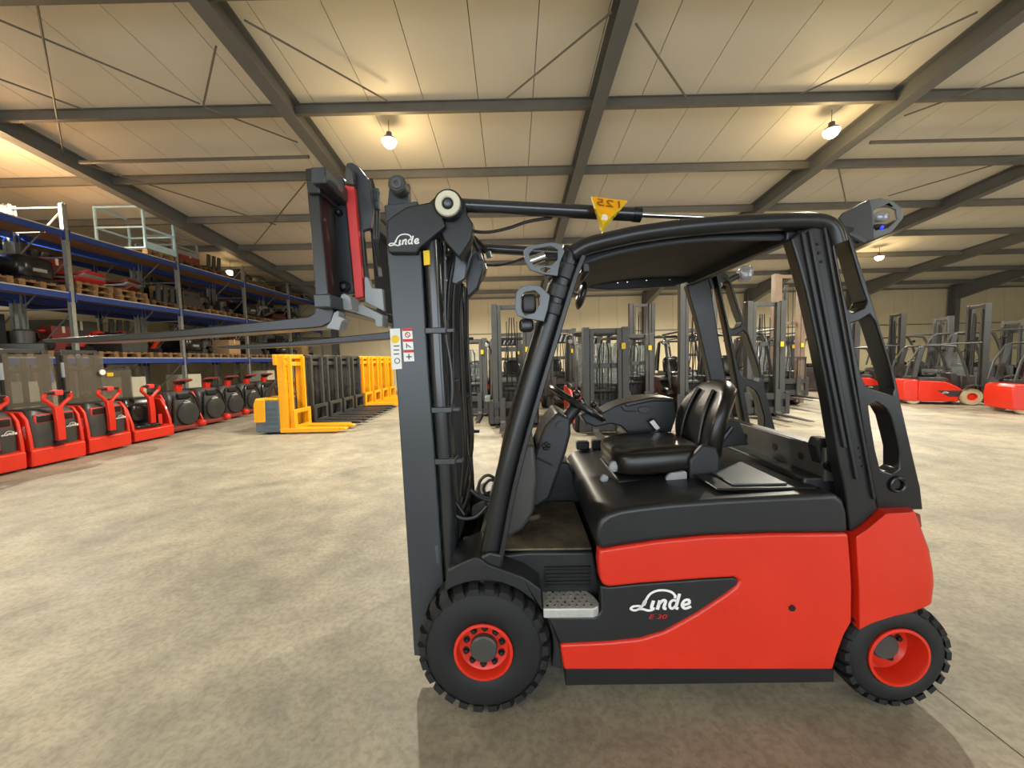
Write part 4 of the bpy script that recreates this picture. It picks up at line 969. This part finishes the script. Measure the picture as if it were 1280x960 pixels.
cage((-10.1, 11.8, LEV[2] + .335), 'white tubular cage standing on top of the rack', M['light'], .9, .8, .55, (.5,))
cage((-10.0, 18.9, LEV[2] + .021), 'distant white cage at the end of the rack', M['light'], 1.2, .9, .6, (.5,))

# second rack row standing back to back, packed with dark machine parts
rack2 = copy_tree(rack); rack2.location = (RX0 - 1.32, RY[0], 0); tag(rack2, 'second pallet rack standing back to back behind the front one', 'rack')
rnd = random.Random(3)
for bay in range(5):
    for lv in range(3):
        for si in range(3):
            if lv == 2 and (bay < 2 or si == 1 or bay == 4): continue
            y = RY[bay] + .52 + si * .93; z = LEV[lv] + .022; k = rnd.randrange(4)
            where = 'rear rack %s slot, %s shelf, %s' % (SLT[si], LVN[lv], BAY[bay])
            lc = (RXC - 1.32, y, z)
            if lv == 2: battery_item(lc, 'low battery case, ' + where, M['bgdark'])
            elif k == 0: battery_item(lc, 'dark battery case, ' + where, M['bgdark']); 
            elif k == 1: hood_item(lc, 'large dark machine cover, ' + where, M['gloss'], 0, 1.25)
            elif k == 2: box_item(lc, 'tall dark crate, ' + where, (.9, .8, 1.0), M['bgdark'], 0, 'crate', 'transport_crate')
            else: box_item(lc, 'low brown crate, ' + where, (.9, .8, .65), M['oldwood'], 0, 'crate', 'transport_crate')
            if k in (0, 1) and lv < 2: forks_item((lc[0], lc[1], lc[2] + (.575 if k == 0 else .70)), 'spare forks on top, ' + where)

# small loose parts standing beside the pallets' main loads
k_ = 0
for lv in (0, 1):
    for bay in range(4):
        for si in range(3):
            k_ += 1
            y = RY[bay] + .52 + si * .93 + .22; z = LEV[lv] + .022 + .145 * (2 if (lv == 1 and bay == 1 and si < 2) else 1)
            where = '%s slot, %s shelf, %s' % (SLT[si], LVN[lv], BAY[bay])
            if k_ % 3 == 0: tiller_item((RXC - .42, y, z), 'small %s tiller at the back, %s' % ('red' if k_ % 2 else 'pale', where), M['red'] if k_ % 2 else M['light'], .3 * k_)
            elif k_ % 3 == 1: box_item((RXC - .44, y - .2, z), 'upright %s carton at the back, %s' % ('brown' if k_ % 2 else 'dull red', where), (.28, .5, .62), M['card'] if k_ % 2 else M['rust'])
            else: drive_item((RXC - .40, y - .25, z), 'small dark motor at the back, ' + where, M['bgdark'], 1.2)

# ================================================================== red pallet trucks parked in front of the rack
TXF = [(-7.75, 5.64, 'A'), (-7.70, 6.45, 'A'), (-7.75, 7.33, 'A'), (-7.9, 8.36, 'C'), (-8.05, 9.42, 'B'), (-8.2, 10.5, 'B'), (-8.4, 11.55, 'B'), (-8.55, 12.6, 'B'), (-8.7, 13.7, 'B'), (-8.8, 14.8, 'B')]
def rounded_body(x0, x1, hw, z0, z1, bulge, taper, n=7, e=.35):
    """upright cover: rounded in plan, leaning back towards the top"""
    mb = MB(); rings = []
    for i in range(n + 1):
        f = i / n; z = z0 + (z1 - z0) * f
        sh = -taper * f ** 1.6; k = 1 if f < .86 else 1 - (f - .86) * 1.1
        ring = []
        for q in range(28):
            a = 2 * PI * q / 28; sg = lambda v: math.copysign(abs(v) ** e, v)
            ring.append(((x0 + x1) / 2 + sh + sg(math.cos(a)) * (x1 - x0) / 2 * k + bulge * math.sin(PI * f), sg(math.sin(a)) * hw * k, z))
        rings.append(ring)
    return mb.loft(rings)
def tiller(r, x, z0, mt, h=1.2):
    st = MB().beam([(x, 0, z0), (x + .01, 0, z0 + .35), (x - .01, 0, h - .22)], .11, .07, (0, 1, 0)).build('tiller_arm', mt, r, .012)
    MB().lathe([(.001, 0), (.085, 0), (.075, .05), (.001, .06)], (x, 0, z0 - .01), 'z', 16).build('tiller_pivot', M['void'], st)
    for s in (-1, 1): MB().tube(smooth_path([(x - .01, s * .02, h - .26), (x, s * .12, h - .15), (x + .01, s * .19, h - .08), (x + .02, s * .17, h)], 3), .03, 8).build('handle_side', mt, st)
    MB().tube([(x + .02, -.17, h), (x + .03, 0, h + .02), (x + .02, .17, h)], .024, 8).build('handle_grip', M['void'], st)
    MB().bb(x - .05, x + .06, -.06, .06, h - .04, h + .05).build('control_head', M['redstrip'], st, .015)
    return st
def truckA():
    r = empty('pallet_stacker')
    hw = .38
    MB().prism([(-.42, .04), (.0, .04), (.015, .30), (-.05, .34), (-.42, .34)], -hw, hw).build('base_skirt', M['red'], r, .02, 3)
    bd = rounded_body(-.44, -.02, .335, .33, .96, .02, .06).build('motor_cover', M['bgdark'], r, smooth=50)
    for s in (-1, 1):
        MB().prism([(-.44, .2), (.0, .2), (-.01, .5), (-.05, .8), (-.14, .93), (-.44, .95)], s * hw - (.05 if s > 0 else 0), s * hw + (.05 if s < 0 else 0)).build('side_cheek', M['red'], r, .015, 3)
    MB().bb(-.075, -.028, -.27, .27, .72, .87).build('tray_edge', M['redstrip'], bd, .02); MB().bb(-.07, -.018, -.255, .255, .735, .855).build('tray', M['seat'], bd, .015)
    tiller(r, .03, .36, M['red'])
    logo('word_mark', bd, (-.003, .12, .60), (0, 1, 0), (0, 0, 1), (1, 0, 0), .20, M['white'])
    logo('word_mark', r, (-.06, -hw - .001, .50), (0, 0, 1), (-1, 0, 0), (0, -1, 0), .22, M['white'])
    for y in (-.27, .27):
        ml = MB().bb(-.56, -.44, y - .05, y + .05, .05, 1.92).build('mast_rail', M['bgdark'], r, .008)
    for z in (.98, 1.55, 1.88): MB().bb(-.54, -.46, -.3, .3, z, z + .07).build('mast_crossbar', M['bgdark'], r, .006)
    MB().bb(-.432, -.424, -.36, .36, .96, 1.86).build('clear_shield', M['poly'], r)
    MB().cyl((-.50, 0, .3), (-.50, 0, 1.8), .035, n=12).build('lift_cylinder', M['bggrey'], r)
    MB().cyl((-.40, -.35, .95), (-.40, -.35, 1.85), .022, n=10).build('hose_pipe', M['void'], r)
    MB().cyl((-.40, -.35, 1.45), (-.40, -.35, 1.72), .025, n=10).build('white_sleeve', M['light'], r)
    for y in (-.2, .2): MB().prism([(-1.75, .06), (-.5, .05), (-.5, .12), (-1.72, .10)], y - .08, y + .08).build('fork', M['bgdark'], r, .004)
    for y in (-.34, .34): MB().lathe([(.001, -.03), (.07, -.03), (.075, 0), (.07, .03), (.001, .03)], (-.2, y, .075), 'y', 16).build('castor', M['rubber'], r)
    return r
def truckB():
    r = empty('rider_pallet_truck'); hw = .42
    MB().prism([(-.8, .05), (.04, .05), (.04, .13), (-.02, .17), (-.8, .17)], -hw, hw).build('base_skirt', M['rust'], r, .015, 3)
    bd = rounded_body(-.70, -.02, .385, .16, 1.0, .03, .08).build('body', M['bgdark'], r, smooth=50)
    dk = MB().lathe([(.001, .05), (.22, .05), (.27, .035), (.285, 0), (.285, -.12)], (0.0, .04, .44), 'x', 32).build('round_cover', M['bgdark'], r)
    for s in (-1, 1):
        MB().tube(smooth_path([(.0, s * .33, .25), (.01, s * .33, .55), (-.02, s * .27, .82), (-.05, s * .16, .94)], 4), .024, 8).build('grab_bar', M['gloss'], bd)
    MB().prism([(-.60, .14), (-.0, .14), (.06, .16), (.02, .28), (-.06, .45), (-.12, .8), (-.2, .95), (-.6, .95)], -hw - .01, -hw + .035).build('side_cheek', M['red'], r, .015, 3)
    MB().ell((.05, hw - .08, .15), (.10, .09, .09), .8).build('corner_bumper', M['red'], r, smooth=60)
    MB().bb(-.1, -.01, -.16, .16, .80, .93).build('recess', M['void'], bd, .03)
    logo('word_mark', bd, (.05, -.10, .70), (0, 1, 0), (0, 0, 1), (1, 0, 0), .20, M['white'])
    st = MB().beam([(-.2, 0, .95), (-.16, 0, 1.18)], .14, .12, (0, 1, 0)).build('steering_post', M['red'], r, .02)
    MB().tube(smooth_path([(-.16, 0, 1.16), (-.1, -.15, 1.22), (.0, -.2, 1.26), (.06, 0, 1.27), (.0, .2, 1.26), (-.1, .15, 1.22), (-.16, 0, 1.16)], 3), .026, 8).build('handle_loop', M['rust'], st)
    MB().bb(-.2, -.05, -.09, .09, 1.16, 1.27).build('control_head', M['void'], st, .02)
    for y in (-.2, .2): MB().prism([(-1.55, .06), (-.7, .05), (-.7, .13), (-1.5, .11)], y - .08, y + .08).build('fork', M['rust'], r, .004)
    for y in (-.32, .32): MB().lathe([(.001, -.03), (.07, -.03), (.075, 0), (.07, .03), (.001, .03)], (-.25, y, .075), 'y', 16).build('castor', M['rubber'], r)
    return r
def truckC():
    r = empty('platform_pallet_truck'); hw = .44
    MB().prism([(-.75, .04), (.05, .04), (.06, .26), (-.02, .30), (-.75, .30)], -hw, hw).build('base_skirt', M['red'], r, .025, 3)
    bd = rounded_body(-.80, -.18, .37, .28, .94, .0, .05).build('body', M['gloss'], r, smooth=50)
    for s in (-1, 1): MB().prism([(-.7, .2), (.02, .2), (.0, .42), (-.10, .72), (-.2, .88), (-.7, .93)], s * hw - (.06 if s > 0 else 0), s * hw + (.06 if s < 0 else 0)).build('side_cheek', M['red'], r, .015, 3)
    MB().ell((-.10, -.05, .33), (.14, .33, .05), .6).build('knee_pad', M['gloss'], r, smooth=60)
    MB().ell((-.16, -.12, .62), (.07, .2, .2), .7).build('side_pad', M['gloss'], bd, smooth=60)
    tiller(r, .0, .34, M['red'], 1.18)
    MB().bb(.0, .03, .12, .2, .32, .55).build('post_cover', M['red'], r, .01)
    for y in (-.3, .3): MB().bb(-.95, -.82, y - .05, y + .05, .05, 1.62).build('mast_rail', M['bgdark'], r, .008)
    MB().bb(-.94, -.84, -.32, .32, 1.52, 1.6).build('mast_crossbar', M['bgdark'], r); MB().bb(-.815, -.807, -.36, .36, .9, 1.55).build('clear_shield', M['poly'], r)
    MB().bb(-.83, -.80, -.14, -.02, 1.42, 1.50).build('yellow_label', M['yellow'], r)
    for y in (-.2, .2): MB().prism([(-1.85, .06), (-.85, .05), (-.85, .13), (-1.8, .11)], y - .08, y + .08).build('fork', M['bgdark'], r, .004)
    for y in (-.32, .32): MB().lathe([(.001, -.03), (.07, -.03), (.075, 0), (.07, .03), (.001, .03)], (-.25, y, .075), 'y', 16).build('castor', M['rubber'], r)
    return r
protos = {}
TLAB = ['red and black pallet stacker cut off by the left picture edge', 'red pallet stacker with clear shield, second from the left edge', 'red pallet stacker with yellow sign behind its tiller, third from the left edge',
        'red platform pallet truck with open black tub and tiller', 'black rider pallet truck with white script, next to the open-tub truck', 'black rider pallet truck with round cover, second beyond the open-tub truck',
        'black rider pallet truck with round cover, third beyond the open-tub truck', 'black rider pallet truck with round cover, fourth beyond the open-tub truck', 'black rider truck half hidden behind the yellow stacker', 'farthest black rider truck behind the yellow stacker']
for i, (x, y, kd) in enumerate(TXF):
    if kd not in protos: protos[kd] = {'A': truckA, 'B': truckB, 'C': truckC}[kd](); r = protos[kd]
    else: r = copy_tree(protos[kd])
    r.location = (x, y, 0); r.rotation_euler = (0, 0, math.radians([-3, -2, -2, -4, -6, -6, -6, -6, -6, -6][i]))
    tag(r, TLAB[i], 'pallet truck', 'red pallet trucks in front of the rack')
bx = thing('blue_holder', (-7.80, 6.83, 1.36), 'small blue document holder beside the second red stacker', 'holder')
MB().bb(-.45, -.40, -.05, .05, 0, .2).build('pocket', M['bluebox'], bx, .006); MB().bb(-.399, -.396, -.05, -.02, .0, .2).build('paper', M['white'], bx)
MB().bb(-.56, -.45, -.06, .0, -.05, .1).build('clip', M['void'], bx)
MB().lathe([(.001, 0), (.055, 0), (.055, .02), (.001, .02)], (-8.12, 7.62, 1.52), 'x', 18).build('round_mirror', M['white'], None)
tag(bpy.data.objects['round_mirror'], 'small round white disc on the third stacker mast', 'disc')

# ================================================================== electric stackers facing right
def stacker(main, cover, mastm, carr):
    r = empty('electric_stacker'); hw = .4
    MB().prism([(-.95, .05), (-.40, .05), (-.40, .78), (-.90, .78), (-.95, .6)], -hw, hw).build('drive_housing', cover, r, .02, 3)
    rc_ = MB().prism([(-.98, .28), (-.72, .28), (-.70, .80), (-.92, .82), (-.97, .7)], -hw - .012, hw + .012).build('rear_cover', main, r, .02, 3)
    for k in range(5): MB().bb(-.68, -.42, -hw - .008, -hw, .16 + k * .11, .19 + k * .11).build('rib', cover, r)
    MB().bb(-.92, -.42, -hw, hw, .78, .83).build('top_cover', main, r, .015)
    tl = MB().beam([(-.88, 0, .8), (-.80, 0, 1.05), (-.62, 0, 1.2)], .08, .07, (0, 1, 0)).build('tiller_arm', M['bgdark'], r, .01)
    MB().tube(smooth_path([(-.62, 0, 1.18), (-.55, -.17, 1.24), (-.45, -.16, 1.26), (-.45, .16, 1.26), (-.55, .17, 1.24), (-.62, 0, 1.18)], 3), .022, 8).build('handle_loop', M['bggrey'], tl)
    for y in (-.34, .34):
        MB().bb(-.40, -.22, y - .05, y + .05, .04, 1.80).build('mast_rail', main, r, .008)
        MB().bb(-.21, -.13, y * .80 - .035, y * .80 + .035, .1, 1.78).build('inner_rail', mastm, r, .006)
    for z in (1.55, 1.72): MB().bb(-.40, -.2, -.38, .38, z, z + .10).build('mast_crossbar', main, r, .008)
    MB().bb(-.46, -.38, -.43, -.2, 1.58, 1.82).build('mast_head', main, r, .01)
    MB().cyl((-.30, 0, .3), (-.30, 0, 1.75), .035, n=12).build('lift_cylinder', M['bggrey'], r)
    for y in (-.12, .12): MB().cyl((-.28, y, .5), (-.28, y, 1.7), .012, n=8).build('lift_chain', M['void'], r)
    cp = MB().plate([(-.36, .06), (.36, .06), (.36, .55), (-.36, .55)], [[(-.24, .18), (.24, .18), (.24, .46), (-.24, .46)]], 0, .05).build('fork_carriage', carr, r, .006)
    cp.rotation_euler = (0, 0, PI / 2); cp.location = (-.07, 0, 0)
    for y in (-.22, .22): MB().prism([(-.12, .05), (1.02, .05), (1.06, .08), (1.0, .11), (-.12, .13)], y - .08, y + .08).build('fork', carr, r, .005)
    for y in (-.36, .36): MB().bb(-.4, .9, y - .04, y + .04, .04, .13).build('support_leg', main, r, .006)
    for y in (-.3, .3): MB().lathe([(.001, -.03), (.07, -.03), (.075, 0), (.07, .03), (.001, .03)], (-.7, y, .075), 'y', 16).build('castor', M['rubber'], r)
    return r
ys_ = stacker(M['stackyellow'], M['bluegrey'], M['stackyellow'], M['stackyellow']); ds_ = stacker(M['bgdark'], M['bgdark'], M['bggrey'], M['bgdark'])
SL = [(-4.9, 9.06, 'y', 'yellow electric stacker with blue-grey housing, nearest of its row'), (-4.92, 10.0, 'd', 'dark stacker right behind the nearest yellow stacker'), (-4.94, 10.9, 'd', 'second dark stacker behind the nearest yellow one'),
      (-4.96, 11.8, 'd', 'third dark stacker in the row of stackers'), (-4.98, 12.7, 'd', 'fourth dark stacker, next to the far yellow stackers'), (-5.0, 13.6, 'y', 'first of the far yellow stackers, next to the dark ones'),
      (-5.0, 14.5, 'y', 'second of the far yellow stackers'), (-5.0, 15.4, 'y', 'third of the far yellow stackers'), (-5.0, 16.3, 'y', 'farthest yellow stacker in the row')]
first = {'y': True, 'd': True}
for x, y, k, lb in SL:
    p = ys_ if k == 'y' else ds_
    r = p if first[k] else copy_tree(p); first[k] = False
    r.location = (x, y, 0); tag(r, lb, 'stacker', 'electric stackers parked in a row')

# ================================================================== parked counterbalance forklifts
def bg_forklift(paint, mh, mastm, tyre, glass=False, stripes=False, lift=0.05, backrest=True):
    """mast towards +x"""
    r = empty('parked_forklift'); hw = .56
    ch = MB().prism([(-.62, .12), (.46, .12), (.50, .45), (.56, .56), (.40, .68), (.10, .84), (-.62, .88)], -hw, hw).build('chassis', paint, r, .03, 3)
    for s in (-1, 1):
        sd_ = MB().prism([(-.12, .52), (.55, .52), (.50, .40), (.46, .30), (.2, .30)], s * hw - .003, s * hw + .004).build('side_inset', M['bgdark'], ch)
    logo('word_mark', ch, (.25, hw + .006, .42), (-1, 0, 0), (0, 0, 1), (0, 1, 0), .2, M['white'])
    logo('word_mark', ch, (.02, -hw - .006, .42), (1, 0, 0), (0, 0, 1), (0, -1, 0), .2, M['white'])
    MB().prism([(-1.02, .14), (-.625, .12), (-.625, .90), (-.95, .90), (-1.02, .82), (-1.05, .6)], -hw, hw).build('counterweight', paint, r, .03, 3)
    MB().prism([(-.62, .86), (.14, .84), (.20, .92), (.12, .98), (-.62, 1.0)], -hw + .01, hw - .01).build('hood', M['bgdark'], r, .025, 3)
    st = MB().ell((-.18, 0, 1.06), (.24, .25, .08), .5).build('seat_cushion', M['gloss'], r, smooth=60)
    MB().ell((-.46, 0, 1.30), (.07, .23, .27), .6, Matrix.Rotation(-.2, 3, 'Y')).build('backrest', M['gloss'], r, smooth=60)
    MB().prism([(.42, .62), (.66, .62), (.62, .95), (.48, 1.15), (.36, 1.12)], -.3, .3).build('steering_console', M['bgdark'], r, .02)
    MB().torus((.32, 0, 1.18), .17, .016, Matrix.Rotation(-.5, 3, 'Y')).build('steering_wheel', M['gloss'], r)
    for s in (-1, 1):
        y = s * (hw - .05)
        MB().tube([(.80, y, .62), (.66, y, 1.2), (.48, y, 1.8), (.36, y, 2.08)], .042, 8).build('front_pillar', M['bgdark'], r)
        MB().beam([(-.74, y, 1.0), (-.66, y, 1.6), (-.56, y, 2.1)], .09, .14, (0, 1, 0)).build('rear_pillar', M['bgdark'], r, .01)
        MB().tube([(-.98, y, 1.0), (-.86, y, 1.6), (-.62, y, 2.08)], .032, 8).build('rear_leg', M['bgdark'], r)
        MB().tube([(.36, y, 2.09), (0, y, 2.14), (-.5, y, 2.13), (-.62, y, 2.06)], .035, 8).build('roof_rail', M['bgdark'], r)
        MB().prism([(.55, .60), (.62, .70), (.80, .74), (1.0, .70), (1.08, .60), (1.0, .66), (.8, .69), (.64, .66)], s * .56 - .12, s * .56 + .02).build('fender', M['bgdark'], r, .01)
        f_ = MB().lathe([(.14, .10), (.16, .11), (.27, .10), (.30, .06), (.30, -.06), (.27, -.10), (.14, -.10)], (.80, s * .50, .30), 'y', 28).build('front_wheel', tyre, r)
        MB().lathe([(.15, .09), (.12, .06), (.05, .07), (.001, .07)], (.80, s * .50, .30), 'y', 20, s).build('rim', M['red'], f_)
        w2 = MB().lathe([(.11, .08), (.20, .08), (.23, .05), (.23, -.05), (.20, -.08), (.11, -.08)], (-.72, s * .46, .23), 'y', 24).build('rear_wheel', tyre, r)
        MB().lathe([(.12, .07), (.09, .05), (.001, .05)], (-.72, s * .46, .23), 'y', 18, s).build('rim', M['red'], w2)
        lp = MB().lathe([(.001, .04), (.05, .035), (.06, 0), (.04, -.05), (.001, -.06)], (.58, s * .62, 1.95), 'x', 16).build('work_lamp', M['gloss'], r)
        MB().lathe([(.001, .042), (.045, .04), (.048, .037)], (.58, s * .62, 1.95), 'x', 14).build('lens', M['light'], lp)
        MB().cyl((.56, s * .62, 1.95), (.46, s * .52, 1.86), .014, n=8).build('lamp_stay', M['void'], lp)
        # mast
        MB().bb(1.08, 1.25, s * .40 - .065, s * .40 + .065, .10, mh).build('mast_rail', mastm, r, .006)
        MB().bb(1.12, 1.24, s * .285 - .04, s * .285 + .04, .12, mh - .03).build('inner_mast_rail', mastm, r, .006)
        MB().cyl((1.06, s * .36, .25), (1.06, s * .36, mh - .2), .032, n=10).build('lift_cylinder', M['bgdark'], r)
        MB().cyl((1.10, s * .42, min(mh - .08, 2.2)), (.0, s * .42, 2.18), .025, n=10).build('tilt_cylinder', M['bggrey'], r)
        MB().prism([(1.30, lift), (1.42, lift), (2.42, lift + .01), (2.42, lift + .025), (1.40, lift + .05), (1.35, lift + .10), (1.35, lift + .62), (1.30, lift + .62)], s * .24 - .06, s * .24 + .06).build('fork', M['bggrey'], r, .004)
        MB().cyl((1.18, s * .12, .4), (1.18, s * .12, mh - .4), .010, n=6).build('lift_chain', M['void'], r)
    for x in (-.3, -.05, .2): MB().bb(x - .03, x + .03, -hw + .06, hw - .06, 2.10, 2.15).build('roof_bar', M['bgdark'], r, .006)
    MB().bb(-.55, .36, -hw + .06, hw - .06, 2.145, 2.152).build('roof_glass', M['guardglass'], r)
    for z in (mh - .12, mh * .62, .18): MB().bb(1.09, 1.15, -.40, .40, z, z + .10).build('mast_crossbar', mastm, r, .006)
    for z in (lift + .04, lift + .38): MB().bb(1.26, 1.30, -.56, .56, z, z + .15).build('carriage_bar', M['bgdark'], r, .006)
    for y in (-.5, .5): MB().bb(1.25, 1.31, y - .05, y + .05, lift + .02, lift + .56).build('carriage_end', M['bgdark'], r, .006)
    MB().bb(.58, .95, -.42, .42, .55, 1.05).build('hydraulic_block', M['bgdark'], r, .03)
    MB().cyl((.96, -.2, .9), (.96, .25, .9), .07, n=14).build('oil_filter', M['bggrey'], r)
    MB().bb(1.22, 1.26, -.3, .3, lift + .04, lift + .54).build('carriage_plate', M['void'], r)
    if backrest:
        for y in (-.46, -.23, 0, .23, .46): MB().bb(1.27, 1.30, y - .014, y + .014, lift + .54, lift + 1.15).build('backrest_bar', M['bgdark'], r)
        MB().bb(1.27, 1.30, -.48, .48, lift + 1.13, lift + 1.17).build('backrest_rail', M['bgdark'], r)
    if glass: MB().beam([(.74, 0, .95), (.46, 0, 1.9)], .98, .006, (0, 1, 0)).build('windscreen', M['guardglass'], r)
    if stripes:
        sp = MB().bb(1.10, 1.12, -.36, .36, mh - .42, mh - .16).build('striped_board', M['void'], r)
        for k in range(5): MB().beam([(1.123, -.30 + k * .14, mh - .40), (1.123, -.22 + k * .14, mh - .18)], .05, .003, (0, 1, 0)).build('pale_stripe', M['light'], sp)
    MB().bb(1.30, 1.305, .30, .38, 1.75, 1.87).build('yellow_tag', M['yellow'], r)
    hs_ = MB()
    for k in range(3): MB().tube(smooth_path([(1.02, -.1 + k * .1, .7), (1.0, -.14 + k * .12, 1.2), (1.05, -.1 + k * .1, 1.7), (1.06, -.05 + k * .05, mh - .3)], 4), .012, 6).build('mast_hose', M['hose'], r)
    return r
PR = {'red': bg_forklift(M['red'], 2.2, M['bggrey'], M['rubber'], glass=True, backrest=False), 'grey': bg_forklift(M['bgdark'], 2.86, M['bggrey'], M['rubber'], lift=.09, backrest=False),
      'tall': bg_forklift(M['bgdark'], 3.5, M['bggrey'], M['rubber'], backrest=False), 'brown': bg_forklift(M['bgdark'], 3.9, M['brown'], M['rubber'], glass=True, lift=.3), 'strip': bg_forklift(M['bgdark'], 2.5, M['bggrey'], M['rubber'], stripes=True, lift=.4, backrest=False),
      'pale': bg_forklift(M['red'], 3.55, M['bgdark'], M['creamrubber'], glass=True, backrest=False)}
used = set()
A90 = -90
FL = [(-1.15, 12.0, 'red', 'red forklift with mast towards us, just right of the foreground mast'), (0.02, 10.1, 'grey', 'grey forklift with tall open mast seen between the mast and front pillar'),
      (1.92, 9.05, 'red', 'forklift with low twin-rail mast seen behind the steering wheel'), (1.55, 13.2, 'strip', 'dark forklift with striped board behind the front pillar'),
      (3.3, 11.4, 'red', 'red forklift right of the low twin-rail mast'), (4.72, 10.95, 'tall', 'dark forklift with very tall mast rail left of the seat backrest'),
      (4.75, 15.2, 'tall', 'distant forklift with tall mast in front of the far column'), (6.2, 10.6, 'grey', 'grey forklift with wide carriage behind the far rear pillar'),
      (8.2, 12.6, 'brown', 'forklift with tall brown mast seen past the seat'), (9.7, 15.0, 'red', 'distant red forklift behind the brown mast'),
      (12.4, 13.6, 'pale', 'red forklift half hidden behind the rear leg of the foreground truck'), (12.5, 11.4, 'pale', 'red forklift with pale tyre standing sideways on the right'),
      (12.85, 9.2, 'pale', 'red forklift cut off by the right picture edge'), (12.6, 15.9, 'grey', 'dark forklift in the back row on the right'), (15.6, 13.2, 'strip', 'forklift behind the red one with the pale tyre'),
      (6.4, 14.8, 'strip', 'distant dark forklift behind the wide carriage'), (3.0, 15.8, 'strip', 'distant forklift with striped board between two masts'), (-0.1, 14.6, 'strip', 'distant forklift right behind the grey open mast'), (15.9, 15.6, 'grey', 'back row forklift at the right edge')]
for x, y, k, lb in FL:
    r = PR[k] if k not in used else copy_tree(PR[k]); used.add(k)
    r.location = (x, y, 0); side = x > 11; r.rotation_euler = (0, 0, math.radians(-22 if side else A90)); r.scale = (.8,) * 3 if k == 'pale' else (1,) * 3; tag(r, lb, 'forklift', 'forklifts parked along the back of the hall')
